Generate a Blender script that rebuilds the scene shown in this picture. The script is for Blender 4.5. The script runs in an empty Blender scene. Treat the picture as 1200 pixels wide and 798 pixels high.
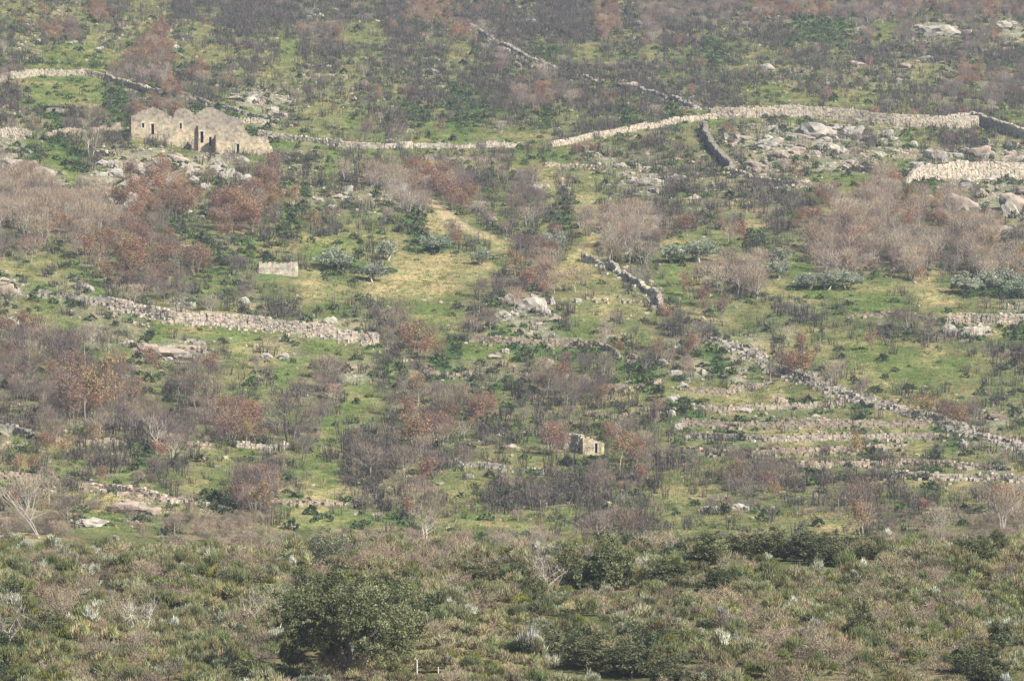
import bpy, math, numpy as np
from mathutils import Vector
R = math.radians
rng = np.random.default_rng(11)

# ------------------------------------------------------------------ camera, light, exposure
sc = bpy.context.scene
W0, H0, FPX, PITCH = 1200., 798., 6667., R(4.0)
cam_d = bpy.data.cameras.new('camera'); cam = bpy.data.objects.new('camera', cam_d)
sc.collection.objects.link(cam); sc.camera = cam
cam_d.sensor_width = 36.0; cam_d.lens = 36.0 * FPX / W0
cam_d.clip_start = 1.0; cam_d.clip_end = 6000.0
cam.location = (0, 0, 0); cam.rotation_euler = (R(90) + PITCH, 0, 0)

SUN_AZ, SUN_EL = R(46), R(33)          # azimuth measured from behind the camera towards the right
to_sun = Vector((math.sin(SUN_AZ) * math.cos(SUN_EL), -math.cos(SUN_AZ) * math.cos(SUN_EL), math.sin(SUN_EL)))
sl = bpy.data.lights.new('sun', 'SUN'); sl.energy = 5.0; sl.angle = R(0.53); sl.color = (1.0, 0.95, 0.88)
so = bpy.data.objects.new('sun', sl); sc.collection.objects.link(so)
so.rotation_euler = to_sun.to_track_quat('Z', 'Y').to_euler()
world = bpy.data.worlds.new('World'); sc.world = world; world.use_nodes = True
wn = world.node_tree.nodes; wl = world.node_tree.links
sky = wn.new('ShaderNodeTexSky'); sky.sky_type = 'NISHITA'; sky.sun_disc = False
sky.sun_elevation = SUN_EL; sky.sun_rotation = math.atan2(to_sun.x, to_sun.y)
wl.new(sky.outputs[0], wn['Background'].inputs[0]); wn['Background'].inputs[1].default_value = 0.095
vs = sc.view_settings; vs.view_transform = 'Standard'; vs.look = 'None'; vs.gamma = 1.0; vs.exposure = 0.80
vs.use_curve_mapping = False
HAZE = 0.00012
cy = sc.cycles
cy.max_bounces = 4; cy.diffuse_bounces = 2; cy.glossy_bounces = 1; cy.transmission_bounces = 2; cy.volume_bounces = 0
cy.transparent_max_bounces = 4; cy.use_denoising = True

col = sc.collection

# ------------------------------------------------------------------ the lie of the land
_h = np.random.default_rng(5).random((256, 256))
def vnoise(x, y):
    x = np.asarray(x, float); y = np.asarray(y, float)
    xi = np.floor(x).astype(int); yi = np.floor(y).astype(int)
    fx = x - xi; fy = y - yi; fx = fx * fx * (3 - 2 * fx); fy = fy * fy * (3 - 2 * fy)
    a = _h[xi & 255, yi & 255]; b = _h[(xi + 1) & 255, yi & 255]
    c = _h[xi & 255, (yi + 1) & 255]; d = _h[(xi + 1) & 255, (yi + 1) & 255]
    return (a + (b - a) * fx + (c - a) * fy + (a - b - c + d) * fx * fy) * 2 - 1
def fbm(x, y, o=3):
    s = 0; a = 1.0
    for k in range(o):
        s = s + a * vnoise(x * 2 ** k + 17.3 * k, y * 2 ** k + 9.1 * k); a *= .5
    return s
def ray_z(row, d):
    v = (H0 / 2 - row) / FPX
    return d * (math.sin(PITCH) + v * math.cos(PITCH)) / (math.cos(PITCH) - v * math.sin(PITCH))
TAB = [(798, 330), (740, 358), (690, 385), (640, 415), (610, 640), (565, 678), (520, 720), (460, 755), (400, 790), (350, 824), (300, 860), (230, 930),
       (160, 1030), (80, 1180), (0, 1350), (-30, 1430)]
ks = [(-300, -4), (-30, -2), (40, -3), (160, -22), (250, -13)] + \
     [(d, ray_z(r, d)) for r, d in TAB[:4]] + [(440, ray_z(640, 440) - 1.3), (480, ray_z(640, 480) - 6.5), (560, ray_z(622, 560) - 5.5)] + \
     [(d, ray_z(r, d)) for r, d in TAB[4:]] + [(2300, 150), (3200, 120)]
_ky = np.array([k[0] for k in ks]); _kz = np.array([k[1] for k in ks])
_yy = np.arange(-300, 3200, 2.0); _zz = np.interp(_yy, _ky, _kz)
_k = np.ones(11) / 11
_zz = np.convolve(np.pad(_zz, 10, mode='edge'), np.convolve(_k, _k), 'valid')[:len(_yy)]
MODS = []
def ground(x, y):
    x = np.asarray(x, float); y = np.asarray(y, float)
    z = np.interp(y, _yy, _zz)
    far = np.clip((y - 560) / 80, 0, 1); near = np.clip((470 - y) / 60, 0, 1) * np.clip((y - 200) / 60, 0, 1)
    z = z + far * (1.6 * vnoise(x / 85 + 3.1, y / 95) + .45 * fbm(x / 17, y / 20) + .10 * fbm(x / 3.5 + 9, y / 3.5, 2))
    z = z + far * .11 * np.logaddexp(0, -(x + 5) / 12) * 12 * np.clip(1 - (y - 1210) / 200, 0, 1)
    z = z - far * .10 * np.logaddexp(0, (x - 52) / 8) * 8 * np.clip((y - 940) / 60, 0, 1) * np.clip((1300 - y) / 120, 0, 1)
    z = z + near * (.5 * vnoise(x / 22 + 7, y / 30) + .12 * fbm(x / 4, y / 4, 2))
    z = z + np.clip((y - 400) / 30, 0, 1) * np.clip((480 - y) / 30, 0, 1) * (.5 * np.sin(x / 11 + 1.2) + .35 * fbm(x / 4, y / 9 + 5, 2) - 1.1 * np.exp(-((x + 1) / 6.0) ** 2))
    for (mx, my, sx, sy, dz) in MODS:
        z = z + dz * np.exp(-((x - mx) / sx) ** 2 - ((y - my) / sy) ** 2)
    return z
cP, sP = math.cos(PITCH), math.sin(PITCH)
def project(x, y, z):
    f = y * cP + z * sP; u = -y * sP + z * cP
    return W0 / 2 + FPX * x / f, H0 / 2 - FPX * u / f
_S = np.concatenate([np.arange(290, 560, .8), np.arange(560, 1700, 1.5)])
def hit(px, py):
    """point on the ground seen at a place of the photograph"""
    px = np.atleast_1d(np.asarray(px, float)); py = np.atleast_1d(np.asarray(py, float))
    u = (px - W0 / 2) / FPX; v = (H0 / 2 - py) / FPX
    dy = cP - v * sP; dz = sP + v * cP
    Y = np.broadcast_to(_S, (len(px), len(_S)))
    X = Y * (u / dy)[:, None]; Z = Y * (dz / dy)[:, None]
    G = ground(X, Y)
    below = Z <= G
    i = np.argmax(below, axis=1); i = np.where(below.any(axis=1), i, len(_S) - 1)
    y = _S[i]; x = y * u / dy
    return x, y, ground(x, y)
def at(px, py):
    x, y, z = hit([px], [py]); return float(x[0]), float(y[0]), float(z[0])
def visible(x, y, z):
    """not behind a rise of the ground"""
    ok = np.zeros(len(x), bool)
    for i0 in range(0, len(x), 2000):
        X = x[i0:i0 + 2000]; Y = y[i0:i0 + 2000]; Z = z[i0:i0 + 2000]
        t = np.linspace(.25, .995, 140)[None, :]
        G = ground(X[:, None] * t, Y[:, None] * t)
        ok[i0:i0 + 2000] = (G < Z[:, None] * t + .05).all(axis=1)
    return ok

# ------------------------------------------------------------------ land cover, as read off the hillside
MAP = """
ggkgomggsmsssskmsmsoosssksssokbbbbboooobbbbobbob
mkobgkgokgssmmbbggssmobsssssokbssmkssdddbGbrrbbr
kkGGGgoogggmkGmsmmsmsgmbkdmgmmymmdmymssmsssssbss
bGGGGbbbsobmggkkgmmskmsskbssmssmsmmmkkmkkkkykobb
sGGGGdkobsmrrrmgkmmsmdmsbobsmmsmksmgGgmgGmmmbmbs
ssdsbdomoddGrkggGmsdmddmmdgmsdmdgGmgkGmgmmgmssmG
rmdmssggggmgdGGmmGmgGGggggsmmmsmgmrrrrrrbrGmssks
rdGdsrrrmrrmmkkGmmmmkkssGGGkrkkmkkkrrkrrrGGrrkrr
pprGrrooookmokkmsppoobmmbykgmrrsskkkmkGGGpddrrrr
ppppproookooookkkrppoobmbbmymsssksksssopppoppbrr
ppppbpobdmoomdmmgmmdybmmmmdppppssmkysobppppopppk
bbmpooobodbdmoGGGmgddmmysbmyppbgGGGdmppbppppbpps
gggGsboobodmdmmddmyyyyymbpyygkmGgpppgGpppbppbppp
rGkkGkbbbmmbmgyggyyyyggsbpgggkkGmospgGGGGGgymddd
kgGkkkdgrogkssmGmsmGGGskrrmgyggdomggssmmGGmyyggr
oogGrkkGgGGGGmrrrssbgmbdrrmGpmgsbkgmmgmgmssssrGd
bbbbGGrrrrkGkkGGgmsobdGGdddddmbkmdkrkmgGGGGygmss
bboobbbobbggbGgbrsdbdbkksbobbddbrdrmbobmmGGGGgmm
bbbooboobbmmgmbbGmbbbbsdssbbsmdGkkykykkkbkmmggmm
ssbbbbbbsboommmmGgmbboosmsmmmksddkyrrrrkdkkmobrkm
kmbmkmsbbkookmbGsssoomssgbbmobmmmddkyykkskykdrkm
mmmmssdmsggGsmGmssbgsmggggmdmobbbmmsmkmmdskdkkks
ggkmsGkmggGbbsgGsskbgggsmsssssggggbbbbssssmdkyky
ppppyykkkkdbbGyGksmbggmsssssmmmggskkgmkmsmsmmmbp
nnnbGGkmbnnnmgGGGGdmggGgGgGsssmgggggggyybbkkmpnn
wwffffffnfnnnnFnsnnnmnGnmnFFFmgbFFnFFFFFFnfnnnFn
wffffnffffwfnffFnnnnnnFFnffFFFwFsFffffwfFffFffff
fnnnnffnffffffFFFFnnnwnnFnffnfffFnnffnffwfnnnffn
wFnnffnnnffFffFFFFFfnnnnnfFfnffnfnfnfffFnnwnnfFf
FFFnfnnffnnnfFFFFFFFffffffFFFnfffnfnfwfFFnnnnnfw
FFfffnnfwfnnnffnnnFyyyrffwFFFFFfffwnnnffwnffnFFf
FfffnfnnffffFfnnnnfyfyffrfFffFFfnnffnfnnfFfnnFFf
""".strip().split('\n')
MAPA = np.array([list(r[:48].ljust(48, 'm')) for r in MAP])
MAPA[18:23, 31:46] = np.where(MAPA[18:23, 31:46] == 'k', 'g', np.where(MAPA[18:23, 31:46] == 'r', 'k', MAPA[18:23, 31:46]))
MAPA[:8] = np.where(MAPA[:8] == 'y', 'g', MAPA[:8])
GCOL = dict(G=(.104, .135, .050), g=(.142, .143, .072), y=(.255, .22, .12), s=(.125, .12, .085), m=(.115, .135, .062), d=(.062, .110, .040),
            r=(.21, .20, .155), k=(.155, .152, .10), b=(.13, .125, .08), o=(.125, .13, .07), p=(.18, .155, .11), f=(.10, .10, .055),
            n=(.16, .13, .09), F=(.07, .075, .04), w=(.15, .15, .10))
GA = np.array([[GCOL[c] for c in r] for r in MAPA])
def uv(x, y, z, jit=1.0):
    px, py = project(x, y, z)
    s = np.clip(900. / y, .5, 2.2)
    px = px + jit * s * (9 * fbm(x / 9, y / 12) ); py = py + jit * s * (6 * fbm(x / 8 + 40, y / 12 + 11))
    return px / 25., py / 24.94
def cover(x, y, z):
    u, v = uv(x, y, z)
    u = u + rng.normal(0, .16, np.shape(u)); v = v + rng.normal(0, .16, np.shape(u))
    i = np.clip(np.floor(u).astype(int), 0, 47); j = np.clip(np.floor(v).astype(int), 0, 31)
    c = MAPA[j, i]
    c = np.where((y > 500) & np.isin(c, list('fFw')), 'n', c)
    c = np.where((y < 460) & ~np.isin(c, list('fnFwyr')), 'n', c)
    return c
def cover_col(x, y, z):
    u, v = uv(x, y, z)
    u = np.clip(u - .5, 0, 46.99); v = np.clip(v - .5, 0, 30.99)
    i = u.astype(int); j = v.astype(int); fu = (u - i)[..., None]; fv = (v - j)[..., None]
    fu = np.clip((fu - .5) * 1.8 + .5, 0, 1); fv = np.clip((fv - .5) * 1.8 + .5, 0, 1)
    c = GA[j, i] * (1 - fu) * (1 - fv) + GA[j, i + 1] * fu * (1 - fv) + GA[j + 1, i] * (1 - fu) * fv + GA[j + 1, i + 1] * fu * fv
    n = fbm(x / 3.1, y / 3.7)[..., None]; m = fbm(x / 7 + 60, y / 8 + 3)[..., None]
    c = c * (1 + .22 * n)
    dry = np.clip(m * .9 - .25, 0, .5); c = c * (1 - dry) + np.array([.26, .225, .12]) * dry
    lush = np.clip(-m * .9 - .35, 0, .6); c = c * (1 - lush) + np.array([.08, .118, .042]) * lush
    return np.clip(c, .01, .9)

# ------------------------------------------------------------------ materials
def mat(name, build, rough=1.0):
    m = bpy.data.materials.new(name); m.use_nodes = True
    nt = m.node_tree; nt.nodes.clear(); build(nt, nt.nodes, nt.links); return m
def _attr(n):
    a = n.new('ShaderNodeAttribute'); a.attribute_name = 'Col'; return a
def _mul(n, l, a, b):
    x = n.new('ShaderNodeMix'); x.data_type = 'RGBA'; x.blend_type = 'MULTIPLY'; x.inputs[0].default_value = 1.0
    l.new(a, x.inputs[6]); l.new(b, x.inputs[7]); return x.outputs[2]
def _ramp(n, l, fac, stops):
    r = n.new('ShaderNodeValToRGB'); e = r.color_ramp.elements
    while len(e) < len(stops): e.new(.5)
    for q, (p, c) in enumerate(stops): e[q].position = p; e[q].color = (c[0], c[1], c[2], 1)
    l.new(fac, r.inputs[0]); return r.outputs[0]
def foliage(vary, trans):
    def b(nt, n, l):
        c = _attr(n).outputs[0]
        if vary:
            oi = n.new('ShaderNodeObjectInfo')
            c = _mul(n, l, c, _ramp(n, l, oi.outputs['Random'], [(0, (.80, .80, .86)), (.35, (1.05, 1.0, .95)), (.7, (.92, .97, .9)), (1, (1.22, 1.15, 1.06))]))
        d = n.new('ShaderNodeBsdfDiffuse'); l.new(c, d.inputs[0])
        t = n.new('ShaderNodeBsdfTranslucent'); l.new(c, t.inputs[0])
        x = n.new('ShaderNodeMixShader'); x.inputs[0].default_value = trans
        l.new(d.outputs[0], x.inputs[1]); l.new(t.outputs[0], x.inputs[2])
        o = n.new('ShaderNodeOutputMaterial'); l.new(x.outputs[0], o.inputs[0])
    return b
M_fol = mat('leaves', foliage(True, .18)); M_folS = mat('leaves_massed', foliage(False, .18))
M_twig = mat('twigs', foliage(True, .06)); M_twigS = mat('twigs_massed', foliage(False, .06))
def rockb(scale, amt):
    def b(nt, n, l):
        tc = n.new('ShaderNodeTexCoord'); c = _attr(n).outputs[0]
        n1 = n.new('ShaderNodeTexNoise'); n1.inputs['Scale'].default_value = scale; n1.inputs['Detail'].default_value = 6
        l.new(tc.outputs['Object'], n1.inputs['Vector'])
        c = _mul(n, l, c, _ramp(n, l, n1.outputs[0], [(.30, (.50, .50, .52)), (.45, (.88, .87, .84)), (.55, (1.05, 1.02, .98)), (.7, (1.25, 1.18, 1.05))]))
        d = n.new('ShaderNodeBsdfDiffuse'); l.new(c, d.inputs[0]); d.inputs[1].default_value = .8
        bp = n.new('ShaderNodeBump'); bp.inputs['Strength'].default_value = amt; bp.inputs['Distance'].default_value = .3
        l.new(n1.outputs[0], bp.inputs['Height']); l.new(bp.outputs[0], d.inputs['Normal'])
        o = n.new('ShaderNodeOutputMaterial'); l.new(d.outputs[0], o.inputs[0])
    return b
M_rock = mat('granite', rockb(1.3, 1.0)); M_stone = mat('dry_stone', rockb(1.7, .5))
def groundb(nt, n, l):
    g = n.new('ShaderNodeNewGeometry'); c = _attr(n).outputs[0]
    def noise(s, d=5, sy=1.0):
        mp = n.new('ShaderNodeMapping'); mp.inputs['Scale'].default_value = (1, sy, 1); l.new(g.outputs['Position'], mp.inputs[0])
        x = n.new('ShaderNodeTexNoise'); x.inputs['Scale'].default_value = s; x.inputs['Detail'].default_value = d
        l.new(mp.outputs[0], x.inputs['Vector']); return x.outputs[0]
    a = noise(.9, 6); b2 = noise(3.2, 3); cc = noise(.22, 4)
    c = _mul(n, l, c, _ramp(n, l, a, [(.33, (.66, .72, .62)), (.47, (.95, .97, .92)), (.56, (1.05, 1.03, 1.0)), (.68, (1.35, 1.22, 1.12))]))
    c = _mul(n, l, c, _ramp(n, l, b2, [(.34, (.62, .62, .60)), (.5, (1, 1, 1)), (.66, (1.35, 1.28, 1.2))]))
    c = _mul(n, l, c, _ramp(n, l, cc, [(.35, (.82, .90, .80)), (.65, (1.15, 1.06, 1.05))]))
    d = n.new('ShaderNodeBsdfDiffuse'); l.new(c, d.inputs[0]); d.inputs[1].default_value = 1
    bp = n.new('ShaderNodeBump'); bp.inputs['Strength'].default_value = .9; bp.inputs['Distance'].default_value = .35
    l.new(b2, bp.inputs['Height']); l.new(bp.outputs[0], d.inputs['Normal'])
    o = n.new('ShaderNodeOutputMaterial'); l.new(d.outputs[0], o.inputs[0])
M_ground = mat('hillside_ground', groundb)
def plainb(rgb):
    def b(nt, n, l):
        nz = n.new('ShaderNodeTexNoise'); nz.inputs['Scale'].default_value = 9
        tc = n.new('ShaderNodeTexCoord'); l.new(tc.outputs['Object'], nz.inputs['Vector'])
        c = _ramp(n, l, nz.outputs[0], [(.3, [v * .7 for v in rgb]), (.7, [v * 1.2 for v in rgb])])
        d = n.new('ShaderNodeBsdfDiffuse'); l.new(c, d.inputs[0])
        o = n.new('ShaderNodeOutputMaterial'); l.new(d.outputs[0], o.inputs[0])
    return b
M_post = mat('weathered_post', plainb((.55, .52, .47))); M_dark = mat('dark_plastic', plainb((.02, .022, .03)))

# ------------------------------------------------------------------ mesh building from triangle soup
def tri_mesh(name, tris, cols, material):
    tris = np.ascontiguousarray(tris, np.float32).reshape(-1, 3, 3); N = len(tris)
    me = bpy.data.meshes.new(name)
    me.vertices.add(3 * N); me.loops.add(3 * N); me.polygons.add(N)
    me.vertices.foreach_set('co', tris.ravel())
    me.loops.foreach_set('vertex_index', np.arange(3 * N, dtype=np.int32))
    me.polygons.foreach_set('loop_start', np.arange(0, 3 * N, 3, dtype=np.int32))
    me.update(calc_edges=True)
    a = me.color_attributes.new('Col', 'FLOAT_COLOR', 'POINT')
    c = np.ones((3 * N, 4), np.float32); cols = np.asarray(cols, np.float32)
    c[:, :3] = np.repeat(cols, 3, axis=0) if len(cols) == N else cols.reshape(-1, 3)
    a.data.foreach_set('color', c.ravel())
    me.materials.append(material)
    return me
def link(name, me, parent=None, loc=None):
    o = bpy.data.objects.new(name, me); col.objects.link(o)
    if parent: o.parent = parent
    if loc is not None: o.location = loc
    return o
def empty(name, loc, rz=0.0, s=1.0):
    o = bpy.data.objects.new(name, None); col.objects.link(o); o.location = loc; o.rotation_euler = (0, 0, rz)
    o.empty_display_size = .3
    o.scale = (s, s, s) if np.isscalar(s) else s
    return o
def tag(o, label=None, cat=None, group=None, kind=None):
    if label: o['label'] = label
    if cat: o['category'] = cat
    if group: o['group'] = group
    if kind: o['kind'] = kind
    return o

def blades(p0, d, L, w, taper=True):
    """thin triangles from p0 along d"""
    N = len(p0); d = d / np.linalg.norm(d, axis=1, keepdims=True)
    s = np.cross(d, rng.normal(size=(N, 3))); s /= np.linalg.norm(s, axis=1, keepdims=True) + 1e-9
    w = np.broadcast_to(w, (N,))[:, None]; L = np.broadcast_to(L, (N,))[:, None]
    return np.stack([p0 - s * w / 2, p0 + s * w / 2, p0 + d * L], axis=1)
def leaves(p, size, up=0.0):
    N = len(p); a = rng.normal(size=(N, 3)); a[:, 2] += up; a /= np.linalg.norm(a, axis=1, keepdims=True)
    b = np.cross(a, rng.normal(size=(N, 3))); b /= np.linalg.norm(b, axis=1, keepdims=True)
    size = np.broadcast_to(size, (N,))[:, None]
    return np.stack([p - b * size * .5, p + b * size * .5, p + a * size * 1.05], axis=1)
def tube(pts, radii, n=5):
    pts = [np.array(p, float) for p in pts]; rings = []
    for i, p in enumerate(pts):
        d = pts[min(i + 1, len(pts) - 1)] - pts[max(i - 1, 0)]; d /= np.linalg.norm(d) + 1e-9
        u = np.cross(d, [.3, .9, .1]); u /= np.linalg.norm(u); v = np.cross(d, u)
        t = np.arange(n) * 2 * math.pi / n
        rings.append(p + radii[i] * (np.cos(t)[:, None] * u + np.sin(t)[:, None] * v))
    T = []
    for a, b in zip(rings[:-1], rings[1:]):
        for k in range(n):
            k2 = (k + 1) % n; T += [[a[k], a[k2], b[k2]], [a[k], b[k2], b[k]]]
    return np.array(T)
def vary(base, N, s=.18, hs=.05):
    base = np.asarray(base, float); v = np.clip(1 + rng.normal(0, s, (N, 1)), .35, 1.9)
    return np.clip(base * v * (1 + rng.normal(0, hs, (N, 3))), .004, .95)
def ball(N, rx, ry, rz, inner=.0):
    p = rng.normal(size=(N, 3)); p /= np.linalg.norm(p, axis=1, keepdims=True)
    r = (inner + (1 - inner) * rng.random((N, 1))) ** (1 / 2.2)
    return p * r * [rx, ry, rz]
def branchwork(h, r, spread, n, base=.0, lean=.15, stems=1):
    T = []; tips = []
    for s in range(stems):
        a0 = rng.random() * 6.28; off = (0 if stems == 1 else .25) * np.array([math.cos(a0), math.sin(a0), 0])
        top = np.array([math.cos(a0) * spread * lean * (3 if stems > 1 else 1), math.sin(a0) * spread * lean * (3 if stems > 1 else 1), h])
        pts = [off, off + top * .3 + rng.normal(0, .04 * h, 3) * [1, 1, 0], off + top * .62 + rng.normal(0, .05 * h, 3) * [1, 1, 0], off + top * .95]
        pts[0] = pts[0] - np.array([0, 0, .25])
        T.append(tube(pts, [r, r * .75, r * .5, r * .12], 5))
        for k in range(n):
            t = .28 + .65 * (k + rng.random()) / n; i = 1 if t < .62 else 2
            q = (t - .3) / .32 if i == 1 else (t - .62) / .33
            b0 = pts[i] * (1 - q) + pts[i + 1] * q if q > 0 else pts[1]
            a = rng.random() * 6.28; L = spread * (1.15 - .7 * t) * (.7 + .5 * rng.random())
            e = b0 + np.array([math.cos(a) * L, math.sin(a) * L, L * (.55 + .5 * rng.random())]); mid = (b0 + e) / 2 + rng.normal(0, .08 * L, 3)
            rr = r * (1 - t) * .6 + .012
            T.append(tube([b0, mid, e], [rr, rr * .6, rr * .2], 3)); tips += [mid, e, (mid + e) / 2]
    return np.concatenate(T), np.array(tips)

# templates: each a list of parts (name, tris, cols, material, massed material)
def t_bare_tree(trunk_c, twig_c, h=4.5, w=3.2, n=820, leafc=None, nl=0, stems=1, tw=.04):
    tr, tips = branchwork(h * .92, .075, w * .5, 8, stems=stems)
    k = rng.integers(0, len(tips), n); p0 = tips[k] + rng.normal(0, .16 * w, (n, 3))
    p0[:, 2] = np.clip(p0[:, 2] - .1 * h * rng.random(n), h * .10, h * .93)
    c = np.array([0, 0, h * .35]); d = (p0 - c); d /= np.linalg.norm(d, axis=1, keepdims=True) + 1e-6
    d = d + [0, 0, .75] + rng.normal(0, .38, (n, 3))
    tw_ = blades(p0, d, rng.uniform(.35, .95, n) * h / 4.5, tw * rng.uniform(.6, 1.4, n)); tc = vary(twig_c, n, .22)
    parts = [('trunk', tr, vary(trunk_c, len(tr), .12), M_twig, M_twigS)]
    if nl:
        nc = 26; cl = tips[rng.integers(0, len(tips), nc)] + rng.normal(0, .1 * w, (nc, 3))
        kk = rng.integers(0, nc, nl); lp = cl[kk] + rng.normal(0, .11 * w, (nl, 3)); lp[:, 2] = np.clip(lp[:, 2], h * .12, h * 1.02)
        lf = leaves(lp, rng.uniform(.10, .22, nl)); cb = vary(leafc, nc, .2, .06)[kk]
        tw_ = np.concatenate([tw_, lf]); tc = np.concatenate([tc, np.clip(cb * (1 + rng.normal(0, .15, (nl, 1))), .01, .9)])
    parts.append(('crown', tw_, tc, M_twig if not nl else M_fol, M_twigS if not nl else M_folS))
    return parts
def t_burnt(h=1.6, n=14, m=46):
    a = rng.random(n) * 6.28; r = rng.random(n) ** .5 * .55
    p = np.stack([np.cos(a) * r, np.sin(a) * r, -.1 + 0 * r], 1)
    d = np.stack([np.cos(a) * .22 * rng.random(n), np.sin(a) * .22 * rng.random(n), np.ones(n)], 1) + rng.normal(0, .10, (n, 3))
    L = h * rng.uniform(.55, 1.1, n)
    t1 = blades(p, d, L, .075); c1 = vary((.045, .038, .038), n, .35)
    k = rng.integers(0, n, m); q = p[k] + d[k] / np.linalg.norm(d[k], axis=1, keepdims=True) * (L[k] * rng.uniform(.25, .9, m))[:, None]
    t2 = blades(q, np.stack([rng.normal(0, .6, m), rng.normal(0, .6, m), rng.uniform(.3, 1.2, m)], 1), rng.uniform(.2, .55, m) * h / 1.6, .05)
    c2 = vary((.138, .12, .10), m, .35)
    return [('burnt_shrub', np.concatenate([t1, t2]), np.concatenate([c1, c2]), M_twig, M_twigS)]
def t_green(n=60, c=(.075, .14, .04), r=.7, h=.5):
    p = ball(n, r, r, h, .25); p[:, 2] = np.abs(p[:, 2])
    lf = leaves(p, rng.uniform(.14, .34, n), .5)
    return [('bramble', lf, vary(c, n, .3, .08), M_fol, M_folS)]
def t_tuft(n=16, c=(.30, .25, .13), h=.45):
    a = rng.random(n) * 6.28; r = rng.random(n) * .35
    p = np.stack([np.cos(a) * r, np.sin(a) * r, -.03 + 0 * r], 1); d = np.stack([np.cos(a) * .5, np.sin(a) * .5, 1 + 0 * a], 1) + rng.normal(0, .2, (n, 3))
    return [('tuft', blades(p, d, h * rng.uniform(.5, 1.2, n), .07), vary(c, n, .25, .08), M_fol, M_folS)]
def t_broom(c, h=1.5, r=.75, n=900, tipc=None, w=.045, g=11):
    a = rng.random(g) * 6.28; rr = rng.random(g) ** .5 * r * .85
    gh = h * (1 - .4 * (rr / r) ** 2) * rng.uniform(.72, 1.08, g); gc = np.stack([np.cos(a) * rr, np.sin(a) * rr, gh * .62], 1)
    gr = r * rng.uniform(.30, .46, g); gt = vary(np.array(c) * [1.09, 1.03, .94], g, .22, .05)
    k = rng.integers(0, g, n); v = rng.normal(size=(n, 3)); v /= np.linalg.norm(v, axis=1, keepdims=True); v[:, 2] = np.where(rng.random(n) < .8, np.abs(v[:, 2]), v[:, 2])
    q = rng.uniform(.45, 1.0, (n, 1))
    p = gc[k] + v * q * np.stack([gr[k], gr[k], gh[k] * .36], 1); p[:, 2] = np.maximum(p[:, 2], .02)
    d = v * .7 + [0, 0, .9] + rng.normal(0, .28, (n, 3))
    t = blades(p, d, rng.uniform(.12, .34, n) * h / 1.5, w * rng.uniform(.7, 1.5, n)); cc = gt[k] * (1 + rng.normal(0, .16, (n, 1)))
    if tipc is not None:
        m = (v[:, 2] > .25) & (rng.random(n) < .85) & (np.isin(k, np.arange(g * 2 // 3))); cc[m] = vary(tipc, m.sum(), .12)
    return [('bush', t, np.clip(cc, .01, .9), M_fol, M_folS)]
def t_twiggy(c, h=1.7, r=1.0, n=760, w=.026, g=9):
    a = rng.random(g) * 6.28; rr = rng.random(g) ** .5 * r * .8
    gh = h * (1 - .4 * (rr / r) ** 2) * rng.uniform(.75, 1.1, g); gc = np.stack([np.cos(a) * rr, np.sin(a) * rr, gh * .6], 1)
    T = [blades(gc * [.1, .1, 0], gc * [.9, .9, 1], gh * 1.0, .06)]; C = [vary(np.array(c) * 1.2, g, .15)]; gt = vary(c, g, .16, .04)
    k = rng.integers(0, g, n); v = rng.normal(size=(n, 3)); v /= np.linalg.norm(v, axis=1, keepdims=True)
    q = rng.random((n, 1)) ** .5
    p = gc[k] + v * q * np.stack([0 * gh[k] + r * .42, 0 * gh[k] + r * .42, gh[k] * .38], 1); p[:, 2] = np.abs(p[:, 2])
    d = v + [0, 0, .55] + rng.normal(0, .5, (n, 3))
    T.append(blades(p, d, rng.uniform(.14, .38, n), w * rng.uniform(.6, 1.5, n))); C.append(np.clip(gt[k] * (1 + rng.normal(0, .2, (n, 1))), .01, .9))
    return [('bush', np.concatenate(T), np.concatenate(C), M_twig, M_twigS)]
def t_leafy(h, w, nclump, nleaf, c, c2, ls=.14, trunk=(.20, .18, .16), tr_h=.35, tr_r=.14, stems=1, csz=.2, lobes=6, low=.08, zl=(.38, .62)):
    L = []
    for i in range(lobes):
        a = i * 6.28 / lobes + rng.normal(0, .3); rad = w * .27 * rng.uniform(.6, 1.2 if lobes < 9 else 1.45)
        L.append((np.array([math.cos(a) * rad, math.sin(a) * rad, h * rng.uniform(*zl)]), w * rng.uniform(.22, .31), h * rng.uniform(.22, .36)))
    L.append((np.array([0, 0, h * .66]), w * .28, h * .32))
    k = rng.integers(0, len(L), nclump); v = rng.normal(size=(nclump, 3)); v /= np.linalg.norm(v, axis=1, keepdims=True)
    v *= rng.uniform(.55, 1.08, (nclump, 1))
    cc = np.array([L[i][0] for i in k]) + v * np.array([[L[i][1], L[i][1], L[i][2]] for i in k])
    cc[:, 2] = np.maximum(cc[:, 2], h * low)
    kk = rng.integers(0, nclump, nleaf)
    s = csz * rng.uniform(.6, 1.3, nclump)
    o = ball(nleaf, 1, 1, .75, .3) * s[kk][:, None]
    lf = leaves(cc[kk] + o, ls * rng.uniform(.65, 1.35, nleaf), .5)
    mixv = np.clip(rng.normal(.45, .33, nclump), 0, 1)[:, None]; cb = np.array(c) * (1 - mixv) + np.array(c2) * mixv
    lc = cb[kk] * (1 + rng.normal(0, .2, (nleaf, 1)))
    tr, tips = branchwork(h * .72, tr_r, w * .36, 7, stems=stems, lean=.25)
    return [('trunk', tr, vary(trunk, len(tr), .12), M_twig, M_twigS), ('crown', lf, np.clip(lc, .005, .9), M_fol, M_folS)]
def ico(sub):
    import bmesh
    bm = bmesh.new(); bmesh.ops.create_icosphere(bm, subdivisions=sub, radius=1.0)
    t = np.array([[v.co[:] for v in f.verts] for f in bm.faces]); bm.free(); return t
ICO1, ICO3 = ico(1), ico(3)
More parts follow.
